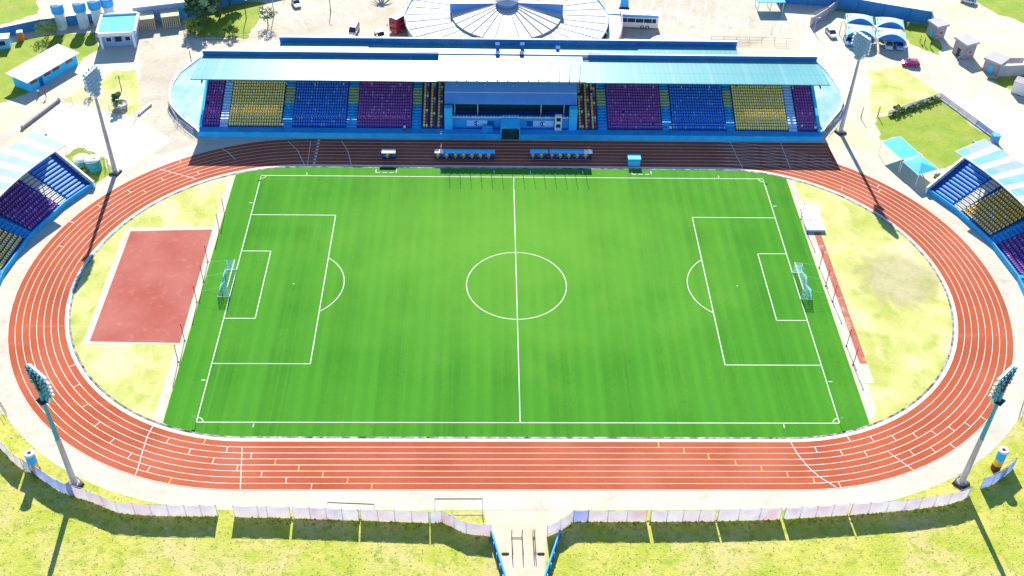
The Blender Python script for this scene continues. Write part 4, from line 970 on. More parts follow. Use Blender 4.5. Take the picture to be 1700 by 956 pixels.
# perimeter walls
def wall_run(pts, hh, th, m, name, lab, cat='wall', group=None, cope=None):
    P3 = [Vector((*g2(*q), 0)) for q in pts]; o = thing(name, (P3[0]+P3[-1])/2, lab, cat, group)
    b = MB(); cp = MB()
    for q0, q1 in zip(P3, P3[1:]):
        d = q1-q0; b.box((q0+q1)/2+Vector((0, 0, hh/2)), (d.length+th*.5, th, hh), rz=math.atan2(d.y, d.x))
        if cope: cp.box((q0+q1)/2+Vector((0, 0, hh+.06)), (d.length+th*.6, th+.16, .12), rz=math.atan2(d.y, d.x))
    b.build('wall_panel', M[m], o)
    if cope: cp.build('coping', M[cope], o)
    k = 0
    for q0, q1 in zip(P3, P3[1:]):
        d = q1-q0; n2 = max(1, int(d.length/6))
        pr = MB()
        for i in range(n2+1): q = q0.lerp(q1, i/n2); pr.box(q+Vector((0, 0, hh/2)), (.4, th+.25, hh), rz=math.atan2(d.y, d.x))
        pr.build('pier', M[m], o)
    return o
wall_run([(-60, 76), (0, 63), (70, 48), (104, 44), (165, 36)], 2.6, .3, 'wallblue', 'perimeter_wall', 'blue perimeter wall below the four water tanks', group='perimeter walls', cope='white')
wall_run([(314, 28), (332, 17), (400, 4), (480, -14)], 2.6, .3, 'wallblue', 'perimeter_wall', 'blue perimeter wall behind the trees right of the ticket booth', group='perimeter walls', cope='white')
wall_run([(1290, 4), (1364, 9), (1456, 26), (1540, 40)], 3.6, .3, 'wallblue', 'perimeter_wall', 'tall blue perimeter wall behind the carports', group='perimeter walls', cope='white')
wall_run([(1542, 39), (1549, 57)], 3.4, .3, 'grey', 'perimeter_wall', 'short grey return wall joining the tall blue wall to the guardhouse', group='perimeter walls')
wall_run([(1656, 126), (1700, 124), (1760, 122)], 2.8, .4, 'grey', 'perimeter_wall', 'pale grey wall at the right edge beside the gate lodge', group='perimeter walls', cope='white')
wall_run([(38, 214), (98, 168)], .7, .4, 'stone', 'low_wall', 'low dark wall between the road and the left yard')
wall_run([(232, 190), (250, 175), (262, 178)][:2], .5, .3, 'white', 'low_wall', 'short white kerb wall at the corner of the left yard')
wall_run([(1346, 43), (1372, 27), (1391, 11)], 2.4, .25, 'grey', 'screen_wall', 'grey screen wall running from the tall blue wall down to the curving wire fence')
# water tanks on towers
def tower_tank(px, py, lab):
    p = G(px, py); o = thing('water_tank_tower', p, lab, 'water tank', 'blue water tanks on pale towers')
    b = MB(); b.tube(p, p+Vector((0, 0, 4.3)), 1.2, n=20); b.ring(p, [(1.21, 1.4), (1.27, 1.45), (1.21, 1.5)], n=20); b.build('tower', M['white'], o)
    b = MB(); b.ring(p, [(1.35, 4.31), (1.5, 4.4), (1.5, 6.3), (1.3, 6.5)], n=20); b.build('tank', M['tankblue'], o)
    b = MB(); b.ring(p, [(1.42, 6.42), (1.3, 6.62), (.5, 6.95), (.02, 7.0)], n=20); b.build('lid', M['tarp'], o)
    b = MB(); b.tube(p+Vector((1.5, -.3, .1)), p+Vector((1.5, -.3, 5)), .06, n=5); b.build('pipe', M['white'], o)
for q, lab in (((104, 47), 'blue-topped water tank tower furthest left, nearest the orange cabin'), ((140, 44), 'second blue-topped water tank tower from the left'), ((164, 40), 'third blue-topped water tank tower from the left'), ((185, 36), 'blue-topped water tank tower nearest the blue-roofed house')): tower_tank(*q, lab)
def teal_tank(px, py, lab):
    p = G(px, py); o = thing('storage_tank', p, lab, 'water tank', 'teal storage tanks')
    b = MB(); b.ring(p, [(1.5, 0), (1.55, .1), (1.55, .85), (1.5, .9), (1.55, .95), (1.55, 1.7), (1.5, 1.75), (1.55, 1.8), (1.55, 2.5)], n=24); b.build('tank', M['tealtank'], o)
    b = MB(); b.ring(p, [(1.6, 2.48), (1.55, 2.62), (.5, 2.85), (.02, 2.86)], n=24); b.tube(p+Vector((.5, .2, 2.7)), p+Vector((.5, .2, 2.95)), .3, n=10); b.build('lid', M['tanktop'], o)
teal_tank(139, 279, 'teal storage tank next to the left stand, further from the mast'); teal_tank(157, 281, 'teal storage tank nearest the far left mast')
# small cabins at the left edge
p = G(7, 77); o = thing('kiosk', p, 'pale blue kiosk with dark window at the left edge, against the blue wall', 'kiosk')
b = MB(); b.box((p.x, p.y, 1.3), (3.4, 2.4, 2.6), rz=.2); b.build('body', M['carblue'], o)
b = MB(); b.box((p.x, p.y, 2.68), (3.6, 2.6, .14), rz=.2); b.build('roof', M['white'], o)
b = MB(); b.box((p.x+.2, p.y-1.2, 1.5), (1.5, .1, 1.1), rz=.2); b.build('window', M['glass'], o)
p = G(36, 66); o = thing('portable_toilet', p, 'orange portable toilet cabin against the blue wall', 'toilet cabin')
b = MB(); b.box((p.x, p.y, 1.1), (1.3, 1.3, 2.2), rz=.25); b.build('body', M['orange'], o)
b = MB(); b.box((p.x, p.y, 2.28), (1.4, 1.4, .16), rz=.25, taper=.8); b.build('roof', M['tarp'], o)
b = MB(); b.box((p.x+.15, p.y-.65, 1.05), (.8, .05, 1.9), rz=.25); b.build('door', M['orange'], o)
# guardhouses
def guardhouse(pa, pb, depth, hh, lab, doorm='dark', slab_=.5):
    a_, c_, u, n_, L, fp = house_from(pa, pb, depth); ang = math.atan2(u.y, u.x)
    o = thing('guardhouse', (a_+c_)/2+n_*depth/2, lab, 'guardhouse', 'guardhouses by the right entrance')
    b = MB(); b.prism(fp, 0, hh-slab_); b.build('wall', M['stone'], o)
    b = MB(); b.prism([(a_-u*.35-n_*.35).xy, (c_+u*.35-n_*.35).xy, (c_+u*.35+n_*(depth+.35)).xy, (a_-u*.35+n_*(depth+.35)).xy], hh-slab_+.002, hh, 0); b.build('roof', M['grey'], o)
    p = a_+u*L*.5-n_*.03; b = MB(); b.box((p.x, p.y, 1.05), (.95, .08, 2.1), rz=ang); b.build('door', M[doorm], o)
    p = c_+n_*depth*.5+u*.03; b = MB(); b.box((p.x, p.y, 1.7), (.08, 1.2, 1.0), rz=ang); w_ = b.build('window', M['white'], o)
    p = p+u*.06; b = MB(); b.box((p.x, p.y, 1.7), (.03, 1.0, .8), rz=ang); b.build('pane', M['glass'], w_)
guardhouse((1537, 56), (1551, 66), 3.0, 3.8, 'narrow grey guardhouse at the end of the tall blue wall', 'bluewall')
guardhouse((1580, 87), (1598, 99), 3.4, 4.2, 'grey brick guardhouse standing alone in the entrance road')
guardhouse((1630, 116), (1654, 126), 4.0, 3.4, 'grey gate lodge with bright blue door, joined to the pale wall', 'bluewall')
for px, lab in ((1668, 'left grey board standing behind the pale wall'), (1686, 'right grey board standing behind the pale wall')):
    p = G(px, 112); o = thing('sign_board', p, lab, 'board', 'grey boards behind the pale wall')
    b = MB(); b.box((p.x, p.y, 1.9), (2.6, .12, 1.5)); b.build('panel', M['grey'], o)
    for k in (-1, 1): b = MB(); b.box((p.x+k, p.y+.1, .6), (.12, .12, 1.2)); b.build('leg', M['steel'], o)
p = G(1692, 160); o = thing('shipping_container', p, 'white container at the right edge below the pale wall', 'container')
b = MB(); b.box((p.x+1.2, p.y+1.5, 1.5), (4.5, 3.0, 2.8), rz=R(-35)); b.build('body', M['white'], o)
b = MB(); b.box((p.x+1.2, p.y+1.5, 2.96), (4.6, 3.1, .12), rz=R(-35)); b.build('roof', M['stone'], o)
b = MB(); b.box((p.x+1.2, p.y+1.5, .05), (4.4, 2.9, .1), rz=R(-35)); b.build('skid', M['dark'], o)
# round hall
HC = G(841, 11, 6.0); HCx, HCy = HC.x, HC.y-1.0
o = thing('round_hall', (HCx, HCy, 0), 'large round hall with pale radial roof and raised half', 'building')
RR = 25.0
b = MB(); b.ring((HCx, HCy, 0), [(RR-.6, 0), (RR-.6, 4.0)], n=72, smooth=False); b.build('wall', M['grey'], o)
b = MB(); b.ring((HCx, HCy, 0), [(RR, 4.0), (RR, 4.5), (RR-.5, 4.5), (RR-.5, 4.2), (12, 4.5), (.05, 4.6)], n=72, smooth=False); b.build('roof_deck', M['deckw'], o)
b = MB()
for i in range(40):
    a0 = 2*math.pi*i/40; b.tube((HCx+13.9*math.cos(a0), HCy+13.9*math.sin(a0), 4.46), (HCx+(RR-.6)*math.cos(a0), HCy+(RR-.6)*math.sin(a0), 4.24), .09, n=4)
for rr_ in (17.5, 21.2): b.ring((HCx, HCy, 0), [(rr_-.12, 4.40-(rr_-14)*.018), (rr_, 4.52-(rr_-14)*.018), (rr_+.12, 4.40-(rr_-14)*.018)], n=64)
b.build('deck_seam', M['grey'], o)
n_ = 14
b = MB()
for i in range(n_):     # near half: low fan of segments
    a0, a1 = math.pi+math.pi*i/n_, math.pi+math.pi*(i+1)/n_
    def Q(a, r, zz): return (HCx+r*math.cos(a), HCy+r*math.sin(a), zz)
    b.add([Q(a0, 2.4, 7.4), Q(a0, 13.5, 5.0), Q(a1, 13.5, 5.0), Q(a1, 2.4, 7.4)], [(0, 1, 2, 3)])
    b.add([Q(a0, 13.5, 5.0), Q(a0, 13.5, 4.4), Q(a1, 13.5, 4.4), Q(a1, 13.5, 5.0)], [(0, 1, 2, 3)], 1)
    rr = Vector(Q(a0, 2.4, 7.5)); b.tube(rr, Q(a0, 13.6, 5.08), .07, n=4, mi=1)
b.build('fan_roof', [M['dome'], M['stone']], o)
b = MB()
for i in range(n_):     # far half, raised
    a0, a1 = math.pi*i/n_, math.pi*(i+1)/n_
    b.add([Q(a0, 2.4, 7.5), Q(a0, 13.8, 7.2), Q(a1, 13.8, 7.2), Q(a1, 2.4, 7.5)], [(0, 1, 2, 3)])
    b.add([Q(a0, 13.8, 7.2), Q(a0, 13.8, 4.4), Q(a1, 13.8, 4.4), Q(a1, 13.8, 7.2)], [(0, 1, 2, 3)])
    b.tube(Q(a0, 2.4, 7.58), Q(a0, 13.8, 7.28), .07, n=4, mi=1)
b.build('raised_roof', [M['dome'], M['stone']], o)
b = MB()
for s_ in (-1, 1):
    X0, X1 = HCx+s_*2.4, HCx+s_*13.8
    b.add([(X0, HCy-.05, 7.35), (X1, HCy-.05, 4.6), (X1, HCy-.05, 7.15), (X0, HCy-.05, 7.45)], [(0, 1, 2, 3)])
b.build('clerestory', M['canopy'], o)  # step facing the camera: its shade is painted in as blue
b = MB(); b.ring((HCx, HCy, 0), [(2.5, 7.2), (2.5, 8.2)], n=28, mi=1); b.ring((HCx, HCy, 0), [(2.8, 8.2), (2.8, 8.4), (.05, 9.3)], n=28); b.tube((HCx, HCy, 9.2), (HCx, HCy, 9.9), .15, n=6, mi=1); b.build('cupola', [M['dome'], M['canopy']], o)  # blue ring: shade under the cap put into the colour
b = MB()
for i in range(72):
    a0, a1 = 2*math.pi*i/72, 2*math.pi*(i+1)/72
    if i % 2 == 0: b.tube(Q(a0, RR-.2, 4.5), Q(a0, RR-.2, 5.6), .05, n=4)
    b.tube(Q(a0, RR-.2, 5.6), Q(a1, RR-.2, 5.6), .05, n=4); b.tube(Q(a0, RR-.2, 5.05), Q(a1, RR-.2, 5.05), .03, n=4)
b.build('railing', M['teal'], o)
b = MB()     # curving ramp on the right
for i in range(16):
    a0, a1 = R(-62+i*4.2), R(-62+(i+1)*4.2); z0, z1 = .4+i*.2, .4+(i+1)*.2
    b.add([Q(a0, RR+.1, z0), Q(a0, RR+3.2, z0), Q(a1, RR+3.2, z1), Q(a1, RR+.1, z1)], [(0, 1, 2, 3)])
    b.add([Q(a0, RR+3.2, 0), Q(a1, RR+3.2, 0), Q(a1, RR+3.2, z1+1.0), Q(a0, RR+3.2, z0+1.0)], [(0, 1, 2, 3)], 1)
    b.add([Q(a0, RR+3.5, 0), Q(a1, RR+3.5, 0), Q(a1, RR+3.5, z1+1.0), Q(a0, RR+3.5, z0+1.0)], [(3, 2, 1, 0)], 1)
    b.add([Q(a0, RR+3.2, z0+1.0), Q(a1, RR+3.2, z1+1.0), Q(a1, RR+3.5, z1+1.0), Q(a0, RR+3.5, z0+1.0)], [(0, 1, 2, 3)], 1)
b.build('curved_ramp', [M['deckw'], M['grey']], o)
b = MB(); b.box((HCx-1, HCy-RR-.2, 2.2), (6.0, 1.6, 4.0)); b.build('entrance_porch', M['white'], o)
for px, lab in ((560, 'white domed tent behind the left part of the grandstand'), (1120, 'white domed tent behind the right part of the grandstand')):
    p = G(px, 79, 0); t_ = thing('domed_tent', p, lab, 'tent', 'white domed tents behind the grandstand')
    b = MB(); 
    prof = [(6.6, 1.3), (6.0, 1.9), (4.4, 2.5), (2.2, 2.85), (.05, 2.95)]; b.ring((0, 0, 0), prof, n=32); b.v = [(p.x+x, p.y+y*.55, zz) for x, y, zz in b.v]; b.build('canopy', M['tarp'], t_)
    for i in range(8):
        a = i*math.pi/4; b = MB(); b.tube((p.x+6.4*math.cos(a), p.y+6.4*.55*math.sin(a), 0), (p.x+6.4*math.cos(a), p.y+6.4*.55*math.sin(a), 1.45), .08, n=6); b.build('post', M['white'], t_)

# shade canopies (carports) with barrel roofs
def carport(p0, p1, depth, lab):
    a_, c_ = G(*p0), G(*p1); u = (c_-a_).normalized(); n_ = Vector((-u.y, u.x, 0)); L = (c_-a_).length
    o = thing('carport', (a_+c_)/2+n_*depth/2, lab, 'carport', 'blue and white shade-cloth carports')
    b = MB(); K = 10; vs = []
    for j in range(3):
        for i in range(K+1):
            f = i/K; zz = 2.3+(1.7, 1.15, .35)[j]*(1-(2*f-1)**2); q = a_+u*L*f+n_*(depth*j/2); vs.append((q.x, q.y, zz))
    fs = [(j*(K+1)+i, j*(K+1)+i+1, (j+1)*(K+1)+i+1, (j+1)*(K+1)+i) for j in range(2) for i in range(K)]
    m1 = len(vs); vs2 = [(x, y, zz-.06) for x, y, zz in vs]
    b.add(vs, fs, 0, True); b.add(vs2, [f[::-1] for f in fs], 1, True); b.build('canopy', [M['port'], M['portd']], o)
    b = MB(); vs = []
    for i in range(K+1):
        f = i/K; q = a_+u*L*f-n_*.02; vs += [(q.x, q.y, 2.25), (q.x, q.y, 2.28+1.7*(1-(2*f-1)**2))]
    b.add(vs, [(2*i, 2*i+2, 2*i+3, 2*i+1) for i in range(K)]); b.build('gable_cloth', M['portd'], o)
    for f, g_ in ((0, 0), (1, 0), (0, 1), (1, 1)):
        q = a_+u*L*f+n_*depth*g_; b = MB(); b.tube(q, q+Vector((0, 0, 2.35)), .08, n=6); b.build('post', M['white'], o)
carport((1403, 72), (1449, 78), 5.0, 'shade carport in the front row on the left, beside the mast head'); carport((1453, 78), (1501, 84), 5.0, 'shade carport in the front row on the right, with a white pickup under it')
carport((1402, 52), (1447, 57), 5.0, 'shade carport in the back row on the left'); carport((1452, 58), (1498, 63), 5.0, 'shade carport in the back row on the right')
def shade_tent(pts, hh, lab, peak):
    P3 = [G(x, y, hh) for x, y in pts]; c = sum(P3, Vector())/4; o = thing('shade_tent', (c.x, c.y, 0), lab, 'tent', 'bright blue shade tents beside the training lawn')
    top = c+Vector((0, 0, peak)); b = MB()
    for i in range(4):
        b.add([P3[i], P3[(i+1) % 4], top], [(0, 1, 2)])
    b.build('canopy', M['tent'], o)
    b = MB()
    for i in range(4): b.tube(P3[i], P3[(i+1) % 4], .06, n=5)
    b.build('edge_frame', M['white'], o)
    for q in P3: b = MB(); b.tube((q.x, q.y, 0), q, .07, n=6); b.build('post', M['white'], o)
shade_tent([(1464, 236), (1497, 265), (1529, 257), (1494, 226)], 3.0, 'flat bright blue shade tent, the one further from the right stand', .12)
shade_tent([(1499, 268), (1525, 291), (1559, 281), (1530, 259)], 2.8, 'peaked bright blue shade tent, the one nearer the right stand', .8)
p = G(1279, 22); o = thing('shade_shelter', p, 'small blue-roofed shelter on posts at the right of the car park', 'shelter')
b = MB(); b.box((p.x, p.y+2.5, 2.7), (7.0, 4.2, .18), rx=R(-4)); b.build('roof', M['tent'], o)
for sx in (-3.2, 0, 3.2):
    for sy in (.7, 4.3): b = MB(); b.tube((p.x+sx, p.y+sy, 0), (p.x+sx, p.y+sy, 2.65), .09, n=6); b.build('post', M['white'], o)
p = G(1036, 14); o = thing('tall_banner_sign', p, 'narrow blue banner sign standing beside the coach', 'sign')
b = MB(); b.box((p.x, p.y, 2.0), (2.2, .5, 2.9), taper=.8); b.build('panel', M['tankblue'], o)
b = MB(); b.box((p.x, p.y, .28), (2.6, 1.0, .5)); b.build('base', M['dark'], o)

# light fences
def mesh_fence(pts, hh, lab, cloth=None, step=3.0, name='mesh_fence', rail='steel', clothh=None):
    P3 = [Vector((*g2(*q), 0)) for q in pts]; o = thing(name, (P3[0]+P3[-1])/2, lab, 'fence', 'light fences round the grounds')
    rl, ml_ = MB(), MB(); cl = MB(); k = 0
    for q0, q1 in zip(P3, P3[1:]):
        n2 = max(1, round((q1-q0).length/step))
        for i in range(n2):
            a_, c_ = q0.lerp(q1, i/n2), q0.lerp(q1, (i+1)/n2)
            b = MB(); b.tube(a_, a_+Vector((0, 0, hh)), .045, n=5); b.build('post', M[rail], o)
            for zz in (.15, hh*.5, hh): rl.tube(a_+Vector((0, 0, zz)), c_+Vector((0, 0, zz)), .028, n=4)
            for j in range(8): f = j/8; ml_.tube(a_.lerp(c_, f)+Vector((0, 0, .1)), a_.lerp(c_, f)+Vector((0, 0, hh)), .012, n=3, cap=False)
            if cloth:
                d = (c_-a_).normalized(); nn = Vector((d.y, -d.x, 0))*.06; h2 = clothh or hh
                cl.add([a_+nn+Vector((0, 0, .1)), c_+nn+Vector((0, 0, .1)), c_+nn+Vector((0, 0, h2)), a_+nn+Vector((0, 0, h2))], [(0, 1, 2, 3)], 1 if cloth == 'mix' and (k % 7 in (2, 3)) else 0); k += 1
    rl.build('rail', M[rail], o); ml_.build('wire', M['steel'], o)
    if cloth: cl.build('cloth', [M['banner'], M['bannerblue']], o)
mesh_fence([(100, 168), (225, 196), (232, 190)], 1.9, 'wire fence across the back of the left concrete yard')
mesh_fence([(280, 176), (296, 205), (322, 224)], 1.4, 'low wire fence following the left curved terrace')
mesh_fence([(1402, 180), (1392, 200), (1374, 216)][::-1], 1.2, 'low wire fence following the right curved terrace')
mesh_fence([(1474, 192), (1560, 162), (1652, 230)], 1.25, 'cloth-covered fence round two sides of the training lawn', 'mix', rail='darkblue')
mesh_fence([(1280, 56), (1310, 50), (1345, 36), (1388, 16)], 2.2, 'curving grey fence between the car park and the carports')
mesh_fence([(1180, 70), (1285, 72), (1325, 74)], 1.6, 'straight fence behind the right end of the grandstand roof', rail='dark')
mesh_fence([(306, 60), (340, 66), (380, 66), (430, 60), (455, 52)], 1.3, 'thin dark fence below the trees by the ticket booth', rail='dark')
mesh_fence([(0, 670), (13, 691)][::1], 1.3, 'short dark rail at the left edge beside the track', rail='dark')
mesh_fence([(1700, 664), (1690, 694)], 1.3, 'short dark rail at the right edge beside the track', rail='dark')
mesh_fence([(110, 252), (140, 240), (175, 255), (178, 285)], 1.6, 'wire fence round the teal tanks')
p = G(1650, 236); o = thing('control_box', p, 'small blue cabinet at the corner of the training lawn fence', 'cabinet')
b = MB(); b.box((p.x, p.y, 1.0), (1.5, 1.2, 1.8)); b.build('body', M['canopy'], o); b = MB(); b.box((p.x, p.y, 1.95), (1.7, 1.4, .12)); b.build('lid', M['tankblue'], o); b = MB(); b.box((p.x, p.y, .06), (1.8, 1.5, .12)); b.build('base', M['concrete'], o)
# small lamp posts
def lamp_post(px, py, hh, lab, m='grey'):
    p = G(px, py); o = thing('lamp_post', p, lab, 'lamp post', 'slim lamp posts')
    b = MB(); b.tube(p, p+Vector((0, 0, hh)), .12, .07, n=8); b.build('pole', M[m], o)
    if hh < 3.2: b = MB(); b.box((p.x, p.y, hh+.05), (.2, .2, .12)); b.build('cap', M[m], o); return
    b = MB(); b.tube(p+Vector((0, 0, hh)), p+Vector((.5, -.15, hh+.12)), .05, n=6); b.build('arm', M[m], o)
    b = MB(); b.box((p.x+.65, p.y-.2, hh+.12), (.4, .2, .1)); b.build('lantern', M['silver'], o)
lamp_post(1351, 52, 3.8, 'pale lamp post left of the white car near the carports'); lamp_post(1393, 57, 3.6, 'pale lamp post at the left corner of the carports')
lamp_post(549, 20, 4.4, 'dark lamp post in the middle of the left car park', 'dark'); lamp_post(1429, 196, 2.6, 'short dark post right of the grandstand mast', 'dark')
lamp_post(455, 24, 6.0, 'pale lamp post at the left edge of the car park'); lamp_post(409, 30, 5.0, 'dark lamp post on the lawn beside the trees', 'dark')
lamp_post(318, 104, 3.0, 'dark post at the left rear corner of the grandstand', 'dark'); lamp_post(1457, 193, 2.4, 'thin dark post at the left corner of the training lawn', 'dark')

# ------------------------------------------------------------------ vehicles
def loft(b, secs, mi=0):
    """secs: list of (x, [(y,z)...]) closed loops"""
    n_ = len(secs[0][1]); vs = [(x, y, zz) for x, lp in secs for y, zz in lp]
    fs = [(k*n_+i, k*n_+(i+1) % n_, (k+1)*n_+(i+1) % n_, (k+1)*n_+i) for k in range(len(secs)-1) for i in range(n_)]
    fs += [tuple(range(n_))[::-1], tuple((len(secs)-1)*n_+i for i in range(n_))]
    b.add(vs, fs, mi)
def wheels(o, xs, y, r):
    for x in xs:
        for s_ in (-1, 1):
            b = MB(); b.tube((x, s_*(y-.12), r), (x, s_*(y+.10), r), r, n=14); w_ = b.build('wheel', M['black'], o)
            b = MB(); b.tube((x, s_*(y+.09), r), (x, s_*(y+.12), r), r*.58, n=10); b.build('rim', M['silver'], w_)
def car(px, py, rz, paint, lab, kind='hatch', L=4.2, W=1.75, H=1.48):
    o = thing('parked_car', (0, 0, 0), lab, 'car', 'parked cars')
    h = W/2
    def sec(x, zt, zb=.28, k=1.0): return (x, [(-h*k, zb+.12), (-h*k*.9, zb), (h*k*.9, zb), (h*k, zb+.12), (h*k, zt-.14), (h*k*.86, zt), (-h*k*.86, zt), (-h*k, zt-.14)])
    b = MB(); loft(b, [sec(-L/2, .80, .36, .86), sec(-L/2+.15, .92, .28, .97), sec(-L*.18, .95), sec(L*.16, .95), sec(L*.40, .84, .28, .98), sec(L/2-.05, .70, .32, .90), sec(L/2, .58, .36, .82)])
    body = b.build('body', paint, o)
    if kind == 'pickup': x0, x1, x2, x3 = -.1, .0, L*.16, L*.30
    elif kind == 'van': x0, x1, x2, x3 = -L*.48, -L*.46, L*.22, L*.38
    else: x0, x1, x2, x3 = -L*.44, -L*.32, L*.06, L*.26
    def cs(x, zt, k): return (x, [(-h*.95, .90), (h*.95, .90), (h*k, zt-.06), (h*k*.9, zt), (-h*k*.9, zt), (-h*k, zt-.06)])
    b = MB(); loft(b, [cs(x0, 1.02, .92), cs(x1, H-.03, .80), cs(x2, H, .80), cs(x3, 1.00, .90)]); b.build('cabin', M['glass'], o)
    b = MB(); b.box(((x1+x2)/2, 0, H+.012), (x2-x1-.05, h*1.45, .05), taper=.95)
    for x in (x1, (x1+x2)/2, x2):
        for s_ in (-1, 1): b.tube((x+(0 if x != x2 else .0), s_*h*.80, H-.02), (x+((x3-x2)*.85 if x == x2 else (x0-x1)*.9 if x == x1 else 0), s_*h*.955, .96), .05, n=5)
    b.build('roof', paint, o)
    if kind == 'pickup':
        b = MB(); b.box((-L*.27, 0, .955), (L*.40, W*.8, .03)); b.build('load_bed', M['dark'], o)
    wheels(o, (-L*.31, L*.31), h-.06, .32)
    for s_ in (-1, 1): b = MB(); b.box((L/2-.03, s_*h*.6, .64), (.12, .35, .14)); b.build('headlight', M['silver'], o)
    for s_ in (-1, 1): b = MB(); b.box((-L/2+.06, s_*h*.66, .76), (.12, .28, .14)); b.build('tail_light', M['red'], o)
    for s_ in (-1, 1): b = MB(); b.box((x3-.15, s_*(h+.08), 1.0), (.12, .18, .12)); b.build('mirror', paint, o)
    p = G(px, py); o.location = (p.x, p.y, 0); o.rotation_euler = (0, 0, rz); return o
car(588, 53, R(-98), M['carwhite'], 'white van in the car park, seen from the front', 'van', 4.8, 1.9, 1.9)
car(631, 60, R(-70), M['carwhite'], 'white pickup parked left of the red double-decker bus', 'pickup', 4.7, 1.8, 1.6)
car(492, 8, R(-70), M['carwhite'], 'white car with its blue shadow at the top of the car park', L=4.2)
car(1379, 58, R(-80), M['carwhite'], 'white car parked alone left of the carports')
car(1407, 70, R(-95), M['carblue'], 'pale blue car under the left front carport')
car(1474, 76, R(-100), M['carwhite'], 'white pickup under the right front carport', 'pickup', 4.9, 1.85, 1.65)
car(1492, 78, R(-100), M['carblue'], 'blue hatchback under the right front carport beside the white pickup')
car(1511, 108, R(172), M['magenta'], 'magenta car driving across the right forecourt')
car(1607, 4, R(150), M['carwhite'], 'small white car on the grass at the top right corner')
def bus(px, py, rz, L, W, H, lab, main, roofm, lower=None, deck2=False, stripe=None):
    o = thing('bus', (0, 0, 0), lab, 'bus'); h = W/2
    def sec(x, k, zt): return (x, [(-h*k, .4), (h*k, .4), (h*k, zt-.2), (h*k*.88, zt), (-h*k*.88, zt), (-h*k, zt-.2)])
    b = MB(); loft(b, [sec(-L/2, .96, H-.1), sec(-L/2+.2, 1, H), sec(L/2-.4, 1, H), sec(L/2, .94, H-.25)]); b.build('body', main, o)
    b = MB(); b.box((0, 0, H+.05), (L-.5, W*.84, .08)); b.box((-L*.3, 0, H+.15), (1.8, 1.4, .18)); b.build('roof', roofm, o)
    lv = ((1.25, .8), (2.9, .75)) if deck2 else ((1.75, 1.1),)
    for zz, hh in lv:
        for s_ in (-1, 1):
            b = MB(); b.box((-.2, s_*(h+.005), zz+hh/2), (L-1.6, .04, hh)); w_ = b.build('window', M['glass'], o)
            b = MB()
            for k in range(6): b.box((-L/2+1.6+k*(L-2.8)/5, s_*(h+.03), zz+hh/2), (.1, .03, hh)); 
            b.build('frame', main, w_)
        b = MB(); b.box((L/2-.02, 0, zz+hh/2+.05), (.06, W*.82, hh+.1)); b.build('windscreen', M['glass'], o)
    if stripe:
        for s_ in (-1, 1): b = MB(); b.box((0, s_*(h+.012), 3.35 if H > 3.6 else 3.0), (L-.3, .03, .5)); b.build('blue_band', M['tankblue'], o)
        for s_ in (-1, 1): b = MB(); b.box((L/2-1.9, s_*(h+.02), 1.05), (2.2, .03, 1.1)); b.build('yellow_panel', M['yellow'], o)
    for s_ in (-1, 1): b = MB(); b.box((L/2, s_*h*.7, .75), (.08, .4, .22)); b.build('headlight', M['silver'], o)
    for s_ in (-1, 1): b = MB(); b.tube((L/2-.1, s_*h, 2.3), (L/2+.3, s_*(h+.35), 2.2), .04, n=5); b.box((L/2+.3, s_*(h+.35), 1.95), (.12, .22, .5)); b.build('mirror', M['dark'], o)
    wheels(o, (-L*.26, L*.30) if not stripe else (-L*.30, -L*.20, L*.30), h-.05, .5)
    p = G(px, py); o.location = (p.x, p.y, 0); o.rotation_euler = (0, 0, rz)
bus(674, 44, R(-128), 9.5, 2.5, 4.1, 'red double-decker bus with white roof beside the round hall', M['red'], M['tarp'], deck2=True)
bus(1048, 43, R(176), 13.0, 2.6, 3.7, 'long white coach with blue band and yellow front beside the round hall', M['carwhite'], M['tarp'], stripe=True)

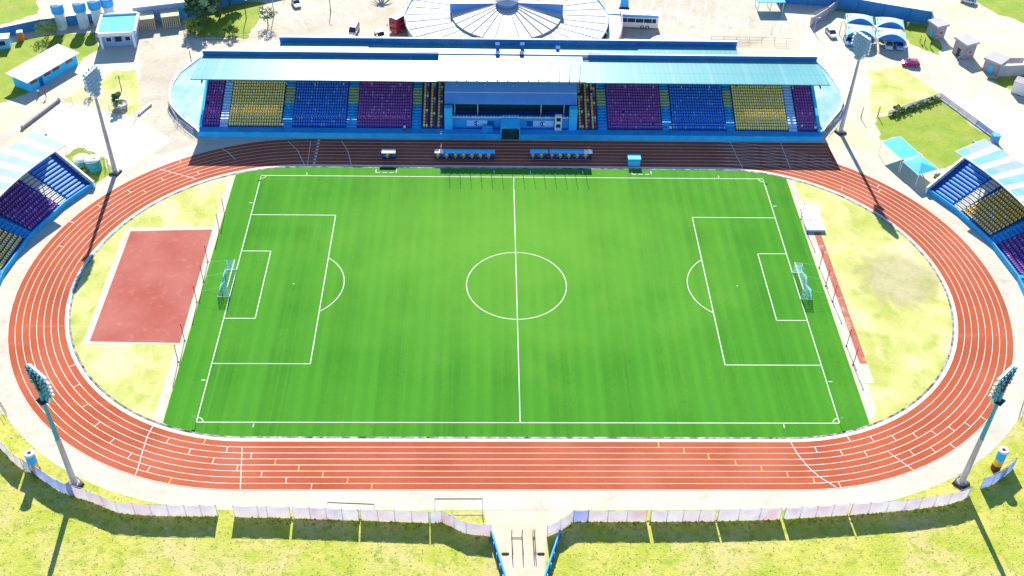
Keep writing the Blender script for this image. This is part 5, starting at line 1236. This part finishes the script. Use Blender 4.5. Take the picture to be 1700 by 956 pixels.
# ------------------------------------------------------------------ people
def person(px, py, rz, shirt, trousers, lab, pose='stand', zb=0.0):
    p = G(px, py, zb); st = .0
    arm = .22 if pose == 'stand' else .62; az = .86 if pose == 'stand' else 1.42
    V = [(0, 0, .95), (0, 0, 1.18), (0, 0, 1.42), (0, .01, 1.52), (0, .02, 1.66), (0, .01, 1.74),
         (-.19, 0, 1.40), (-.24 if pose == 'stand' else -.40, 0, 1.14 if pose == 'stand' else 1.42), (-arm-.04, -.06, az),
         (.19, 0, 1.40), (.24 if pose == 'stand' else .40, 0, 1.14 if pose == 'stand' else 1.42), (arm+.04, -.06, az),
         (-.10, 0, .88), (-.11, -.04, .48), (-.11, .06, .06), (-.11, -.10, .03), (.10, 0, .88), (.11, .05, .48), (.11, -.04, .06), (.11, -.20, .03)]
    Ed = [(0, 1), (1, 2), (2, 3), (3, 4), (4, 5), (2, 6), (6, 7), (7, 8), (2, 9), (9, 10), (10, 11), (0, 12), (12, 13), (13, 14), (14, 15), (0, 16), (16, 17), (17, 18), (18, 19)]
    rad = [.15, .14, .16, .06, .10, .085, .075, .055, .04, .075, .055, .04, .10, .065, .05, .04, .10, .065, .05, .04]
    me = D.meshes.new('person'); me.from_pydata(V, Ed, []); tmp = D.objects.new('person_tmp', me); COL.objects.link(tmp)
    sk = tmp.modifiers.new('s', 'SKIN'); 
    for i, r_ in enumerate(rad): me.skin_vertices[0].data[i].radius = (r_, r_*.8)
    me.skin_vertices[0].data[0].use_root = True
    ss = tmp.modifiers.new('u', 'SUBSURF'); ss.levels = 1
    dg = bpy.context.evaluated_depsgraph_get(); nm = D.meshes.new_from_object(tmp.evaluated_get(dg)); D.objects.remove(tmp)
    for m in (M['skin'], M[shirt], M[trousers]):
        nm.materials.append(m)
    for f in nm.polygons:
        c = f.center; f.use_smooth = True
        f.material_index = 2 if c.z < .95 and abs(c.x) < .2 and c.z > .1 else (1 if .95 <= c.z < 1.47 and abs(c.x) < .36 else 0)
    o = D.objects.new('person', nm); COL.objects.link(o); tag(o, lab, 'person', 'people about the grounds')
    o.location = (p.x, p.y, zb); o.rotation_euler = (0, 0, rz)
    b = MB(); b.ring((0, .02, 1.70), [(.115, -.03), (.11, .05), (.07, .105), (.005, .12)], n=10); h_ = b.build('hair', M['hair'], None); h_.parent = o
person(65, 158, .3, 'white', 'navy', 'person in a white shirt in front of the blue prefab building')
person(77, 162, .0, 'red', 'navy', 'person in red with arms spread in front of the blue prefab building', 'arms')
person(1527, 70, .4, 'white', 'red', 'person in white and red on the lawn by the guardhouse'); person(1534, 74, 1.2, 'navy', 'navy', 'person in dark clothes beside the one in white and red'); person(1544, 79, -.8, 'navy', 'dark', 'person in dark clothes standing nearest the narrow guardhouse')
person(1506, 45, 0, 'white', 'white', 'person in pale clothes by the tall blue wall')
person(1590, 102, .5, 'carblue', 'navy', 'person in pale blue in front of the guardhouse standing alone')
person(1352, 219, 0, 'white', 'navy', 'person in white at the right end of the grandstand walkway', zb=1.1); person(1330, 216, .5, 'pale', 'navy', 'person in pale blue below the right purple seat block', zb=1.1)
person(470, 214, .3, 'white', 'navy', 'person in white at the foot of the aisle beside the left yellow block', zb=1.1); person(672, 218, .2, 'white', 'navy', 'person in white at the foot of the left central purple block', zb=1.1); person(1112, 219, -.2, 'white', 'navy', 'person in white below the right blue seat block', zb=1.1)

# ------------------------------------------------------------------ grass tufts (uncountable)
tb = MB()
def tuft(x, y):
    n_ = random.randint(2, 4); mi = random.choices((0, 1, 2), (3, 3, 2))[0]
    for k in range(n_):
        a = random.uniform(0, 6.28); s_ = random.uniform(.08, .24); dx, dy = math.cos(a)*s_, math.sin(a)*s_
        tb.add([(x-dy*.5, y+dx*.5, 0), (x+dy*.5, y-dx*.5, 0), (x+dx*.6, y+dy*.6, s_*.35)], [(0, 1, 2)], mi)
for i in range(3600):
    x = random.uniform(-82, 82); y = -49-random.random()**1.3*22
    d = math.hypot(abs(x)-C0, y) if abs(x) > C0 else -y
    if abs(x) > 45 and random.random() < .5: y = -35-random.random()*30; d = math.hypot(abs(x)-C0, y)
    if d < 50.4 or (-6.2 < x < 6.2 and y > -70) : continue
    tuft(x, y)
for run in ([(0, 741), (56, 786), (101, 815), (149, 831), (197, 851), (362, 857)], [(390, 857), (483, 860), (597, 864), (713, 868), (734, 867), (815, 890)], [(928, 886), (951, 866), (1187, 865), (1297, 862), (1407, 855), (1573, 838), (1606, 827)], [(1627, 812), (1680, 778)]):
    for q0, q1 in zip(run, run[1:]):
        A, B = G(*q0), G(*q1)
        for i in range(int((B-A).length*7)):
            p = A.lerp(B, random.random()); x, y = p.x, p.y-random.random()**2*1.2; mi = random.choice((0, 2, 2)); a = random.uniform(0, 6.28); h_ = random.uniform(.1, .4); dx, dy = math.cos(a)*.16, math.sin(a)*.16
            tb.add([(x-dx, y-dy, 0), (x+dx, y+dy, 0), (x+dy, y-dx, h_)], [(0, 1, 2)], mi)
tag(tb.build('grass_tufts', [M['leafy'], M['leafl'], M['green']]), kind='stuff')
